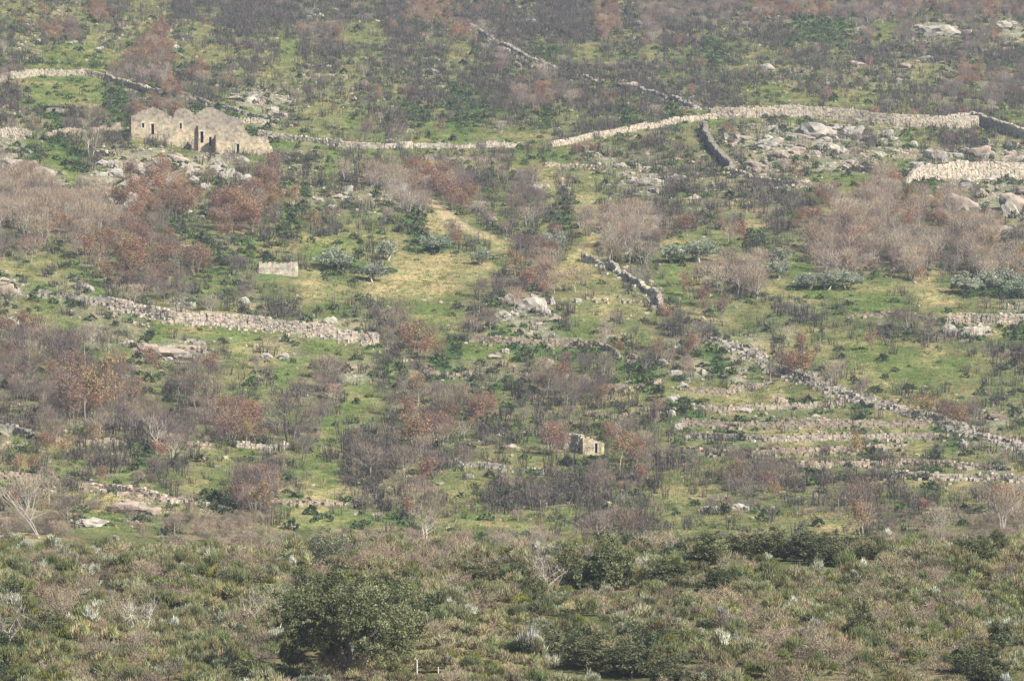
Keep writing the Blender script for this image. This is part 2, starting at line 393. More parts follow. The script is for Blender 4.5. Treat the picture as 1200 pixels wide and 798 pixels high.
def t_rock(sub3=True, c=(.39, .365, .32), seedv=0):
    t = (ICO3 if sub3 else ICO1).copy(); v = t.reshape(-1, 3)
    nn = rng.normal(size=(11, 3)); nn /= np.linalg.norm(nn, axis=1, keepdims=True); dd = rng.uniform(.5, .95, 11)
    dots = v @ nn.T; r = np.where(dots > .05, dd / np.maximum(dots, .05), 9).min(axis=1); r = np.minimum(r, 1.15)
    if sub3: q = rng.random(3) * 50; r = r * (1 + .20 * fbm(v[:, 0] * 2.6 + q[0] + v[:, 2], v[:, 1] * 2.6 + q[1] - v[:, 2] * 2.1, 5))
    v = v * r[:, None]; v[:, 2] *= .72
    N = len(t); cen = v.reshape(-1, 3, 3).mean(axis=1)
    shade = .92 + .16 * vnoise(cen[:, 0] * 3 + 8 * rng.random(), cen[:, 2] * 3)
    return [('boulder', v.reshape(-1, 3, 3), np.array(c) * shade[:, None], M_rock, M_rock)]
def part_meshes(tpl, nm): return [(p[0], tri_mesh(nm + '_' + p[0], p[1], p[2], p[3])) for p in tpl]

# ------------------------------------------------------------------ where things are, in words
LM = [(178, 148, 'the gabled ruined house'), (290, 165, 'the low ruined house'), (325, 316, 'the pale roofless pen'), (680, 520, 'the small stone hut'),
      (393, 305, 'the broadest meadow olive'), (512, 290, 'the pale forked olive'), (75, 88, 'the arched upper-left wall'), (450, 173, 'the long low field wall'),
      (720, 158, 'the climbing thin wall'), (960, 138, 'the great pale wall'), (1135, 200, 'the double-height wall'), (840, 178, 'the steep shaded wall'),
      (280, 380, 'the crumbling left wall'), (745, 335, 'the crooked meadow wall'), (650, 402, 'the mid terrace wall'), (900, 425, 'the diagonal rubble wall'),
      (960, 505, 'the stepped terraces'), (1150, 378, 'the right meadow wall'), (960, 335, 'the row of four olives'), (1160, 335, 'the far-right olives'),
      (110, 480, 'the yellow-brown grove'), (492, 515, 'the round brown bush'), (415, 710, 'the great holm oak'), (710, 660, 'the round holm oak'),
      (930, 645, 'the evergreen hedge'), (600, 30, 'the burnt crest scrub'), (1100, 38, 'the upper-right outcrop'), (620, 358, 'the lone meadow outcrop'),
      (205, 415, 'the left rock ledge'), (55, 590, 'the dead white tree'), (700, 580, 'the charred stem field'), (300, 570, 'the dark brown clump'),
      (575, 785, 'the foreground boulder'), (60, 745, 'the lower-left holm oak'), (1150, 645, 'the far-right holm oak'), (1010, 745, 'the dark cone bush'),
      (790, 450, 'the central rock spine'), (540, 470, 'the brambly gully'), (155, 208, 'the crag below the ruins'), (50, 240, 'the left tan thicket'),
      (270, 250, 'the rusty oak grove'), (1020, 265, 'the big tan thicket'), (1080, 440, 'the open green slope'), (120, 40, 'the stony top-left slope'),
      (920, 70, 'the upper scree belt'), (1120, 560, 'the lowest terrace wall'), (450, 90, 'the upper scrub slope'), (340, 515, 'the solitary black-trunked tree'),
      (860, 325, 'the grey stemmed thicket'), (1120, 720, 'the white-flecked brush'), (780, 760, 'the dark foreground thicket'), (200, 700, 'the bare pink brush'),
      (930, 185, 'the grey rock slabs'), (775, 230, 'the scrubby rock slope'), (820, 600, 'the rubble heap'), (600, 250, 'the dirt track'),
      (60, 370, 'the left scree'), (1050, 90, 'the upper right scrub'), (700, 60, 'the upper centre scrub'), (220, 610, 'the low left slab')]
LMX = np.array([l[0] for l in LM]); LMY = np.array([l[1] for l in LM])
def where(px, py):
    i = int(np.argmin((LMX - px) ** 2 + (1.4 * (LMY - py)) ** 2)); dx, dy = px - LMX[i], (py - LMY[i]) * 1.2
    if abs(dx) > abs(dy): rel = 'left of' if dx < 0 else 'right of'
    else: rel = 'uphill of' if dy < 0 else 'downhill of'
    return rel + ' ' + LM[i][2]
def ordinal(k):
    w = ['first', 'second', 'third', 'fourth', 'fifth', 'sixth', 'seventh', 'eighth', 'ninth', 'tenth']
    if k < 10: return w[k]
    k += 1; return str(k) + ('th' if 10 < k % 100 < 14 else {1: 'st', 2: 'nd', 3: 'rd'}.get(k % 10, 'th'))
def label_all(items, what):
    """items: (object, px, py); a label that points to each"""
    b = {}
    for it in items: b.setdefault(where(it[1], it[2]), []).append(it)
    for w, L in b.items():
        L.sort(key=lambda t: t[1])
        for k, (o, px, py) in enumerate(L):
            o['label'] = (what + ' ' + w) if len(L) == 1 else f'{what} {w}, {ordinal(k)} from the left'

def image_xz(px, py, Y):
    v = (H0 / 2 - py) / FPX; u = (px - W0 / 2) / FPX
    return Y * u / (cP - v * sP), Y * (sP + v * cP) / (cP - v * sP)
# ------------------------------------------------------------------ terrain sheet
hx, hy, hz = at(205, 168)
_, YH, _ = at(176, 159)
MODS.append((image_xz(262, 160, YH)[0], YH - 2.5, 12, 11, -2.7))
def build_terrain():
    ys = np.concatenate([np.arange(-300, 250, 25), np.arange(250, 320, 5), np.arange(320, 470, .45), np.arange(470, 600, 2.5), np.arange(600, 1420, .85),
                         np.arange(1420, 1600, 3), np.arange(1600, 3200, 60)])
    us = np.concatenate([-1.0 * np.linspace(14, 1.35, 26) ** 1.0, np.linspace(-1.3, 1.3, 620), np.linspace(1.35, 14, 26)])
    half = np.maximum(ys, 330) * (600 / FPX)
    X = half[:, None] * us[None, :]; Y = np.broadcast_to(ys[:, None], X.shape)
    Z = ground(X, Y); C = cover_col(X, Y, Z)
    track = track_mask(X, Y); C = C * (1 - track[..., None]) + np.array([.36, .29, .19]) * track[..., None]
    nr, nc = X.shape
    me = bpy.data.meshes.new('hillside')
    me.vertices.add(nr * nc); me.vertices.foreach_set('co', np.stack([X, Y, Z], -1).astype(np.float32).ravel())
    idx = np.arange(nr * nc, dtype=np.int32).reshape(nr, nc)
    q = np.stack([idx[:-1, :-1], idx[:-1, 1:], idx[1:, 1:], idx[1:, :-1]], -1).reshape(-1, 4)
    me.loops.add(len(q) * 4); me.polygons.add(len(q))
    me.loops.foreach_set('vertex_index', q.ravel()); me.polygons.foreach_set('loop_start', np.arange(0, len(q) * 4, 4, dtype=np.int32))
    me.polygons.foreach_set('use_smooth', np.ones(len(q), bool)); me.update(calc_edges=True)
    a = me.color_attributes.new('Col', 'FLOAT_COLOR', 'POINT')
    c = np.ones((nr * nc, 4), np.float32); c[:, :3] = C.reshape(-1, 3); a.data.foreach_set('color', c.ravel())
    me.materials.append(M_ground)
    tag(link('hillside', me), 'green and brown hillside ground climbing behind a shrubby brow', kind='structure')
def track_mask(X, Y):
    pts = [(500, 232), (516, 244), (527, 257), (545, 268), (570, 280)]
    x, y, _ = hit([p[0] for p in pts], [p[1] for p in pts]); m = np.zeros(X.shape)
    for a in range(len(x) - 1):
        dx, dy = x[a + 1] - x[a], y[a + 1] - y[a]; t = np.clip(((X - x[a]) * dx + (Y - y[a]) * dy) / (dx * dx + dy * dy), 0, 1)
        d = np.hypot(X - x[a] - t * dx, Y - y[a] - t * dy); m = np.maximum(m, np.clip(1.6 - d / 1.3, 0, 1))
    return m * (.6 + .4 * np.clip(fbm(X / 2, Y / 2) + .5, 0, 1))
build_terrain()

# ------------------------------------------------------------------ masonry
BOX = np.array([[x, y, z] for x in (-.5, .5) for y in (-.5, .5) for z in (-.5, .5)])
BF = np.array([[0, 1, 3], [0, 3, 2], [4, 6, 7], [4, 7, 5], [0, 4, 5], [0, 5, 1], [2, 3, 7], [2, 7, 6], [0, 2, 6], [0, 6, 4], [1, 5, 7], [1, 7, 3]])
def stones(cen, size, rot, base, jit=.10, sv=.2):
    cen = np.array(cen, float); N = len(cen); size = np.array(size, float)
    v = (BOX[None] + rng.uniform(-jit, jit, (N, 8, 3))) * size[:, None, :]
    c, s = np.cos(rot)[:, None], np.sin(rot)[:, None]
    x = v[..., 0] * c - v[..., 1] * s; y = v[..., 0] * s + v[..., 1] * c
    v = np.stack([x, y, v[..., 2]], -1) + cen[:, None, :]
    t = v[:, BF, :].reshape(-1, 3, 3)
    cc = vary(base, N, sv, .04); return t, np.repeat(cc, 12, axis=0)
def field_wall(pts, h, label, base=(.40, .355, .285), thick=.7, rubble=0.0, rag=.25, sz=.33, gaps=0.0, cat='stone wall', hs=1.0):
    xs, ys, zs = hit([p[0] for p in pts], [p[1] for p in pts])
    hh = [(p[2] if len(p) > 2 else h) * hs for p in pts]
    seg = np.hypot(np.diff(xs), np.diff(ys)); S = np.concatenate([[0], np.cumsum(seg)])
    s = np.arange(0, S[-1], sz); x = np.interp(s, S, xs); y = np.interp(s, S, ys); H = np.interp(s, S, hh)
    x = x + .35 * vnoise(s / 6, s * 0 + 3); ang = np.arctan2(np.gradient(y), np.gradient(x))
    H = H * (1 + rag * fbm(s / 5 + 11, s * 0 + len(pts)))
    if gaps: H = H * np.clip((vnoise(s / 4, s * 0 + 2 * len(pts)) + 1.2 - gaps) * 1.6, .0, 1)
    g = ground(x, y); ce = []; si = []; ro = []
    rh = .24
    for i in range(len(s)):
        top = H[i] + rng.uniform(-.10, .08) * (1 if H[i] > 1.1 else 1.5)
        if top < .15: continue
        n = max(1, int(round((top + .4) / rh))); th = thick * rng.uniform(.85, 1.15)
        for k in range(n):
            ce.append([x[i] + rng.uniform(-.05, .05), y[i] + rng.uniform(-.05, .05), g[i] - .4 + rh * (k + .5)])
            si.append([sz * rng.uniform(1.0, 1.3), th * (1.12 - .25 * k / n) * rng.uniform(.85, 1.15), rh * rng.uniform(1.0, 1.35)]); ro.append(ang[i] + rng.normal(0, .12))
    m = int(rubble * len(s))
    if m:
        k = rng.integers(0, len(s), m); ox = rng.normal(0, .9, m); oy = rng.normal(-.4, 1.4, m)
        xx, yy = x[k] + ox, y[k] + oy; zz = ground(xx, yy)
        for a in range(m):
            q = rng.uniform(.25, .75); ce.append([xx[a], yy[a], zz[a] + q * .2]); si.append([q, q * .8, q * .6]); ro.append(rng.random() * 6.28)
    ce = np.array(ce); o0 = np.array([x[len(x) // 2], y[len(y) // 2], g[len(g) // 2]])
    t, c = stones(ce - o0, si, np.array(ro), base, .09, .10)
    o = link('stone_wall', tri_mesh('stone_wall', t, c, M_stone), loc=o0)
    return tag(o, label, cat)
PALE = (.385, .345, .28); GREY = (.30, .28, .24); WARM = (.31, .265, .205)
walls = [
    ([(-60, 100), (0, 97), (14, 92), (25, 92), (45, 90), (100, 89), (125, 95), (150, 103), (188, 114)], 1.5, 'pale arched dry stone wall curving over the green plot at upper left', PALE, 0, 0),
    ([(200, 116), (232, 118), (262, 129), (300, 139), (322, 143)], .7, 'grey wall slanting down behind the ruined houses', GREY, .5, .2),
    ([(268, 146), (327, 146)], 1.1, 'short pale wall just behind the roofless low house', PALE, 0, 0),
    ([(305, 160), (335, 163), (370, 168), (400, 173), (450, 175), (500, 174), (560, 174), (612, 173)], 1.15, 'long low grey wall running right from the ruined houses', (.43, .39, .32), .2, .1),
    ([(648, 172), (700, 163), (740, 155), (780, 148), (815, 143), (838, 140)], 1.35, 'thin pale wall climbing towards the great pale wall', (.44, .385, .31), .1, 0),
    ([(835, 139, 1.9), (860, 139), (900, 139), (960, 140), (1000, 143), (1050, 148), (1090, 150), (1145, 150)], 2.3, 'tall great pale retaining wall across the upper right', PALE, 0, 0),
    ([(1110, 145, 1.8), (1140, 145), (1165, 153), (1185, 160), (1210, 166), (1290, 178)], 2.4, 'weathered grey wall curving down at the right edge of the great pale wall', (.40, .37, .31), 0, 0),
    ([(826, 152), (829, 168), (843, 186), (856, 200)], 1.9, 'steep narrow wall running downhill with its left face in deep shade', GREY, .2, 0),
    ([(856, 204), (880, 210), (902, 216), (935, 219), (975, 222)], 1.1, 'low broken wall leading right from the foot of the steep shaded wall', (.38, .34, .27), .8, .4),
    ([(1062, 217, 1.0), (1078, 213, 3.0), (1110, 212), (1150, 211), (1215, 210), (1280, 211)], 3.1, 'bright double-height terrace wall above the bald boulders at right', (.50, .45, .37), 0, 0),
    ([(995, 201), (1048, 208)], 1.1, 'short low terrace wall left of the double-height wall', WARM, 0, .1),
    ([(1045, 179), (1075, 180)], .8, 'tiny upper step wall in the green plot under the great pale wall', WARM, .2, .1),
    ([(1042, 186), (1080, 187)], .9, 'tiny lower step wall in the green plot under the great pale wall', WARM, .2, .1),
    ([(-40, 160), (0, 163), (20, 162), (38, 164)], 1.9, 'bright thick wall stub at the left edge level with the ruined houses', PALE, .2, 0),
    ([(46, 160), (75, 159), (105, 156), (140, 150)], .9, 'dim low wall between the left edge stub and the gabled house', WARM, .4, .3),
    ([(48, 346), (90, 352), (132, 358)], 1.1, 'tumbled grey wall start left of the crumbling left wall', GREY, 2.2, .5),
    ([(132, 362), (165, 370), (205, 378), (250, 382), (300, 386), (350, 392), (400, 399), (446, 404)], 1.95, 'broad crumbling wall slanting across the left meadows', (.45, .40, .335), 1.6, .15),
    ([(685, 309), (715, 314), (732, 324), (747, 334), (760, 346), (773, 354), (779, 368)], 1.2, 'crooked pale wall stepping down beside the olive meadow', (.42, .39, .33), .6, .15),
    ([(556, 400), (600, 405), (650, 407), (700, 410), (722, 418), (745, 424)], 1.35, 'brown terrace wall under the round dry meadow', WARM, .5, .1),
    ([(838, 402), (870, 412), (900, 426), (930, 440), (962, 452), (1002, 466), (1060, 484), (1100, 494), (1150, 514), (1192, 524), (1250, 540)], 0.65, 'long diagonal rubble wall below the open green slope', (.36, .33, .28), 6.0, .65),
    ([(800, 460), (852, 464), (885, 456), (905, 450)], .85, 'highest short terrace wall beside the rock spine', WARM, .4, .1),
    ([(808, 480), (850, 484), (895, 482), (950, 480), (990, 478)], .85, 'second terrace wall down from the diagonal rubble wall', (.36, .32, .25), .3, .0),
    ([(798, 500), (860, 503), (940, 502), (1010, 501), (1085, 500)], 1.15, 'third and longest straight terrace wall', WARM, .6, .1),
    ([(815, 516), (900, 518), (1000, 517), (1060, 516), (1120, 516)], 1.05, 'fourth terrace wall with dark scrub at its middle', (.35, .31, .25), .3, 0),
    ([(800, 532), (870, 535), (960, 533), (1010, 527), (1065, 524)], .9, 'fifth terrace wall, broken and low', WARM, .9, .4),
    ([(935, 549), (1000, 547), (1060, 546), (1120, 549), (1180, 551)], .9, 'sixth terrace wall above the lowest one', (.35, .30, .24), .4, .05),
    ([(1050, 561), (1090, 563), (1140, 563), (1200, 566), (1260, 568)], 1.1, 'lowest pale terrace wall reaching the right edge', (.40, .36, .29), .7, 0),
    ([(990, 370), (1040, 373), (1082, 376), (1108, 378)], .8, 'grassy low bank wall at the lip of the olive meadow', WARM, .5, .4),
    ([(1112, 378), (1140, 379), (1170, 380), (1230, 381)], 1.6, 'straight pale wall holding the meadow at the right edge', (.44, .39, .31), .1, 0),
    ([(-40, 505), (0, 508), (20, 511), (42, 515)], 1.1, 'pale wall below the brown trees at the left edge', GREY, .8, .2),
    ([(66, 519), (110, 521), (150, 523)], .8, 'low wall behind burnt scrub under the yellow-brown grove', WARM, .7, .4),
    ([(212, 523), (245, 526)], .7, 'very short brown wall right of the bare pale-trunked tree', WARM, .4, .1),
    ([(280, 525), (310, 527), (336, 527)], .8, 'short low wall at the foot of the black-trunked tree', (.42, .38, .31), .4, .2),
    ([(-40, 558), (0, 560), (40, 564), (70, 568)], .8, 'ragged pink-grey wall above the dead white tree', WARM, 1.4, .3),
    ([(92, 568), (150, 580), (200, 588), (245, 592)], .9, 'ragged pink rubble wall slanting under the lower left slope', (.42, .36, .29), 2.6, .4),
    ([(318, 590), (360, 591), (402, 593)], .5, 'thin scatter of stones right of the dark brown clump', WARM, 2.0, .5),
    ([(520, 541), (552, 545), (592, 551)], .8, 'grey rubble wall stub right of the round brown bush', GREY, 2.0, .3),
    ([(602, 552), (640, 556)], .5, 'low scatter wall left of the charred stem field', GREY, 1.6, .4),
    ([(500, 187), (540, 189), (582, 189)], .6, 'short lower wall parallel to the long low field wall', WARM, .4, .2),
    ([(640, 196), (670, 197), (705, 199)], .6, 'tan stone line in the green strip below the climbing wall', (.44, .37, .29), .5, .2),
    ([(690, 352), (720, 353), (752, 356)], .4, 'faint tan stone line in the olive meadow', (.42, .36, .26), .6, .4),
    ([(556, 35), (572, 45), (592, 56), (620, 70), (652, 82)], 1.0, 'broken wall dropping through the burnt crest scrub', (.40, .36, .32), 1.5, .3),
    ([(674, 92), (700, 98)], .8, 'short broken wall piece in the upper centre scrub', (.40, .36, .32), 1.0, .2),
    ([(752, 108), (790, 119), (822, 130)], 1.1, 'grey broken wall dropping to the start of the great pale wall', (.40, .38, .34), 1.2, .2),
    ([(500, 440), (530, 443), (560, 441)], .7, 'short brown wall in the brambly gully', WARM, .6, .3),
    ([(715, 455), (745, 456), (772, 452)], .7, 'short pale wall left of the central rock spine', WARM, .6, .3),
    ([(690, 488), (720, 490), (745, 489)], .7, 'low pale wall uphill of the small stone hut', WARM, .8, .3),
]
for pts, h, lab, base, rub, gap in walls: field_wall(pts, h, lab, base, rubble=rub, gaps=gap, thick=(1.15 if rub > 3 else .8 if h > 1.5 else .65), rag=.09 if gap == 0 else .28, hs=.95 if h > 2 else .78)

def masonry(p0, p1, prof, z0, zb, thick, openings, base, sz=.22, rh=.2, org=(0, 0, 0), rag=.12):
    """a ruined wall from p0 to p1: prof = (distance, height) pairs above z0, down to zb; openings (s0,s1,za,zb)"""
    L = math.hypot(p1[0] - p0[0], p1[1] - p0[1]); ang = math.atan2(p1[1] - p0[1], p1[0] - p0[0])
    n = max(1, int(round(L / sz))); w = L / n; ce, si = [], []
    for i in range(n):
        s = (i + .5) * w; top = np.interp(s, [a for a, b in prof], [b for a, b in prof]) + rng.uniform(-rag, rag)
        z = zb
        while z < top - .08:
            z2 = min(z + rh, top + .04)
            blocked = any(a - .02 < s < b + .02 and (z + z2) / 2 > c and (z + z2) / 2 < d for a, b, c, d in openings)
            if not blocked:
                ce.append([p0[0] + math.cos(ang) * s - org[0], p0[1] + math.sin(ang) * s - org[1], z0 + (z + z2) / 2 - org[2]])
                si.append([w * rng.uniform(1.03, 1.12), thick * rng.uniform(.93, 1.08), (z2 - z) * rng.uniform(1.04, 1.14)])
            z = z2
    t, c = stones(ce, si, np.full(len(ce), ang) + rng.normal(0, .02, len(ce)), base, .04, .085)
    zz = np.repeat(np.array(ce)[:, 2] + org[2] - z0, 12); ss = np.repeat(np.hypot(np.array(ce)[:, 0], np.array(ce)[:, 1]), 12)
    g = np.clip((zz - 2.7 + .5 * vnoise(ss * 1.1, zz)) / 1.3, 0, .6)[:, None]          # grey lichen on the upper courses
    return t, c * (1 - g) + np.array([.30, .275, .235]) * g
def frame_stones(p0, ang, s0, s1, za, zb, z0, org, thick, base, door):
    T, C = [], []
    def bxx(s, z, ds, dz):
        c = [[p0[0] + math.cos(ang) * s - org[0], p0[1] + math.sin(ang) * s - org[1], z0 + z - org[2]]]
        t, cc = stones(c, [[ds, thick + .07, dz]], np.array([ang]), base, .02, .06); T.append(t); C.append(cc)
    bxx(s0 - .07, (za + zb) / 2, .22, zb - za); bxx(s1 + .07, (za + zb) / 2, .22, zb - za); bxx((s0 + s1) / 2, zb + .13, s1 - s0 + .5, .25)
    if not door: bxx((s0 + s1) / 2, za - .09, s1 - s0 + .4, .16)
    return np.concatenate(T), np.concatenate(C)
def ruined_house(label, front, base_px, back, openings, basec, cat='ruined house', backprof=None, thick=.6, name='ruined_house', sidec=None, Y=None):
    """front = (px,py) outline of the top of the facade, left to right; base_px = (px,py) on the ground"""
    gx, gy, gz = at(*base_px)
    if Y is not None: gy = Y; gx = image_xz(base_px[0], base_px[1], Y)[0]; gz = float(ground(gx, gy))
    Y = gy; org = (gx, gy, gz)
    xs = [image_xz(p[0], p[1], Y) for p in front]; xl, xr = xs[0][0], xs[-1][0]
    prof = [(x - xl, z - gz) for x, z in xs]; L = xr - xl
    p0 = (xl, Y); p1 = (xr, Y)
    e = empty(name, org); tag(e, label, cat)
    ops = []
    for (a, b, c, d, kind) in openings:
        x0, z1 = image_xz(a, c, Y); x1, zb_ = image_xz(b, d, Y); ops.append((x0 - xl, x1 - xl, zb_ - gz, z1 - gz, kind))
    holes = [o[:4] for o in ops if o[4] != 'blocked']
    t, c = masonry(p0, p1, prof, gz, -3.2, thick, holes, basec, org=org); link('front_wall', tri_mesh('front_wall', t, c, M_stone), e)
    for o in ops:
        t, c = frame_stones(p0, 0, o[0], o[1], o[2], o[3], gz, org, thick, (.52, .47, .38), o[4] == 'door')
        link('door_frame' if o[4] == 'door' else 'window_frame', tri_mesh('frame', t, c, M_stone), e)
        if o[4] != 'blocked':            # added dark panel in each opening, standing in for the shade indoors
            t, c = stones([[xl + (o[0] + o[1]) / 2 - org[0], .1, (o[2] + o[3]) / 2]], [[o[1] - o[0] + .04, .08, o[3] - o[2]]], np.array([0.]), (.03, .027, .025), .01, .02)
            link('door' if o[4] == 'door' else 'opening_shade', tri_mesh('shade_panel', t, c, M_stone), e)  # 'door' object too is only the added shade panel, not a door leaf
    if backprof: backprof = [(image_xz(p[0], p[1], Y + back)[0] - xl, image_xz(p[0], p[1], Y + back)[1] - gz) for p in backprof]
    if back > 0:
        hl, hr = prof[0][1], prof[-1][1]; sc_ = sidec or basec
        bp = backprof or [(a, b * .92) for a, b in prof]
        t, c = masonry((xr, Y + back), (xl, Y + back), [(L - a, b) for a, b in bp][::-1], gz, -1.5, thick, [], sc_, org=org); link('back_wall', tri_mesh('back_wall', t, c, M_stone), e)
        for px_, hgt in ((xl, hl), (xr, hr)):
            t, c = masonry((px_, Y + thick * .5), (px_, Y + back - thick * .5), [(0, hgt), (back * .4, hgt * .93), (back * .7, hgt * .85), (back, hgt * .95)], gz, -1.5, thick, [], sc_, org=org)
            link('side_wall', tri_mesh('side_wall', t, c, M_stone), e)
        if back > 5:                   # fallen roof tiles and floor of rubble inside
            N = int(L * back * 2); ce = np.stack([rng.uniform(xl + .4, xr - .4, N) - org[0], rng.uniform(.5, back - .5, N), rng.uniform(-.3, .5, N)], 1)
            s = rng.uniform(.3, .8, N); t, c = stones(ce, np.stack([s, s, s * .6], 1), rng.random(N) * 6, (.32, .27, .21)); link('fallen_rubble', tri_mesh('fallen_rubble', t, c, M_stone), e)
    return e
HC = (.44, .385, .285); HC2 = (.50, .43, .31)
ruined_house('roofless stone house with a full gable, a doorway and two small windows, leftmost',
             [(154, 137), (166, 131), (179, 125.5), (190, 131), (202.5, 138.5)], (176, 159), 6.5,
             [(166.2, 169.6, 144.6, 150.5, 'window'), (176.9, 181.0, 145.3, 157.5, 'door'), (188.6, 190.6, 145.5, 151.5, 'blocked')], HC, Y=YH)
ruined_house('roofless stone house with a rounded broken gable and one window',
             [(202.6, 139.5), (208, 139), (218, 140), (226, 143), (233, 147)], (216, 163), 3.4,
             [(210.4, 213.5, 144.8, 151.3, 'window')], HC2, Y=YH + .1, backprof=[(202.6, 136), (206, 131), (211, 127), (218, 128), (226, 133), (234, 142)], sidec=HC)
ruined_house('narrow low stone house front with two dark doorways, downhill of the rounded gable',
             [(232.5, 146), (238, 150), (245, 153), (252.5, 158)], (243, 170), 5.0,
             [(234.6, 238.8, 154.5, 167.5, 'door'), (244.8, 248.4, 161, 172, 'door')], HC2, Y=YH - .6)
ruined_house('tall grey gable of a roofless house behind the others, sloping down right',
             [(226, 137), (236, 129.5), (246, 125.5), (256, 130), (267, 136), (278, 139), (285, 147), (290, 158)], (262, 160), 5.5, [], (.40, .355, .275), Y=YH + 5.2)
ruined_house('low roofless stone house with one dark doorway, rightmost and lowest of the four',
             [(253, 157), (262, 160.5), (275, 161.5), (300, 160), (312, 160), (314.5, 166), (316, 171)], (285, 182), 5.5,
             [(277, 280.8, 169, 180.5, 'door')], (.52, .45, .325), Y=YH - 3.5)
ruined_house('small pale roofless stone pen with a thick corner pillar beside the left meadow',
             [(303.5, 308.5), (309.5, 308), (312, 307.5), (325, 309), (338, 308), (346, 307.5)], (325, 322), 3.5, [], (.46, .42, .34), cat='stone pen', name='stone_pen')
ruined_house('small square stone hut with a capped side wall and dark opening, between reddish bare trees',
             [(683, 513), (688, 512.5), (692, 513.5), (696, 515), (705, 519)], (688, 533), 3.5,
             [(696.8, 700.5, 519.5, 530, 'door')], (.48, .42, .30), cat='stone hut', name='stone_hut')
field_wall([(664, 527, 2.0), (672, 528, 1.9), (683, 530, 1.9)], 1.9, 'short capped wall joined to the left side of the stone hut', (.42, .39, .33))
x, y, z = at(64, 134)
e = empty('stone_shed', (x, y, z)); tag(e, 'tiny grey shed with a flat slab roof among scrub above the left edge stub', 'shed')
t, c = masonry((x - 1.4, y), (x + 1.3, y), [(0, 1.0), (3, 1.0)], z, -.6, .4, [(1.0, 1.6, -.2, .8)], GREY, org=(x, y, z)); link('front_wall', tri_mesh('front_wall', t, c, M_stone), e)
t, c = stones([[0, .9, 1.25]], [[3.3, 2.6, .22]], np.array([.1]), (.27, .26, .26), .06); link('roof', tri_mesh('roof', t, c, M_stone), e)
for s in (-1.35, 1.25):
    t, c = masonry((x + s, y + .2), (x + s, y + 2.0), [(0, 1.1), (2, 1.15)], z, -.6, .35, [], GREY, org=(x, y, z)); link('side_wall', tri_mesh('side_wall', t, c, M_stone), e)

# ------------------------------------------------------------------ placing things
TPL = {}
def template(kind, makers):
    L = []
    for f in makers:
        tp = f(); L.append((tp, part_meshes(tp, kind)))
    TPL[kind] = L
def place(kind, name, loc, rz, s, variant, cat, group):
    tp, pm = TPL[kind][variant]
    if len(pm) == 1:
        o = link(name, pm[0][1], loc=loc); o.rotation_euler = (0, 0, rz); o.scale = s
    else:
        o = empty(name, loc, rz, s)
        for pn, me in pm: link(pn, me, o)
    tag(o, None, cat, group); return o
def mass(name, kind, X, Y, Z, RZ, S, V, label, material=None):
    T, C = [], []
    for v in range(len(TPL[kind])):
        k = np.where(V == v)[0]
        if not len(k): continue
        for part in TPL[kind][v][0]:
            t = part[1].reshape(-1, 3).astype(np.float32); n = len(t)
            c, s = np.cos(RZ[k]), np.sin(RZ[k])
            x = t[None, :, 0] * S[k, 0:1]; y = t[None, :, 1] * S[k, 1:2]
            P = np.stack([x * c[:, None] - y * s[:, None] + X[k][:, None], x * s[:, None] + y * c[:, None] + Y[k][:, None], t[None, :, 2] * S[k, 2:3] + Z[k][:, None]], -1)
            T.append(P.reshape(-1, 3, 3).astype(np.float32))
            cc = part[2][None].astype(np.float32) * np.clip(1 + rng.normal(0, .13, (len(k), 1, 1)), .6, 1.5) * (1 + rng.normal(0, .035, (len(k), 1, 3)))
            C.append(np.clip(cc, .005, .9).reshape(-1, 3).astype(np.float32)); mm = part[4]
    if T:
        T = np.concatenate(T); o0 = T.reshape(-1, 3).mean(0); T = T - o0
        o = link(name, tri_mesh(name, T, np.concatenate(C), material or mm), loc=o0); tag(o, label, None, None, 'stuff')
def grid(spacing, y0, y1, margin=1.12):
    ys = np.arange(y0, y1, spacing); X, Y = [], []
    for yy in ys:
        hw = yy * 600 / FPX * margin; x = np.arange(-hw, hw, spacing); X.append(x); Y.append(np.full(len(x), yy))
    X = np.concatenate(X); Y = np.concatenate(Y)
    X = X + rng.uniform(-.5, .5, len(X)) * spacing; Y = Y + rng.uniform(-.5, .5, len(Y)) * spacing
    return X, Y, ground(X, Y)
KEEP = []   # (x, y, r) kept clear of scattered growth
def clear(px, py, r): x, y, z = at(px, py); KEEP.append((x, y, r))
for q in [(160, 160, 4), (178, 162, 2), (195, 164, 2), (216, 168, 2), (240, 176, 2), (262, 183, 2), (285, 186, 2), (305, 186, 2), (315, 325, 3), (335, 325, 3), (688, 536, 2.2), (674, 532, 2)]: clear(*q)
for q in [(508, 238, 2), (516, 244, 2), (522, 251, 2), (528, 257, 2), (537, 263, 2), (545, 268, 2), (556, 273, 2), (566, 278, 2)]: clear(*q)
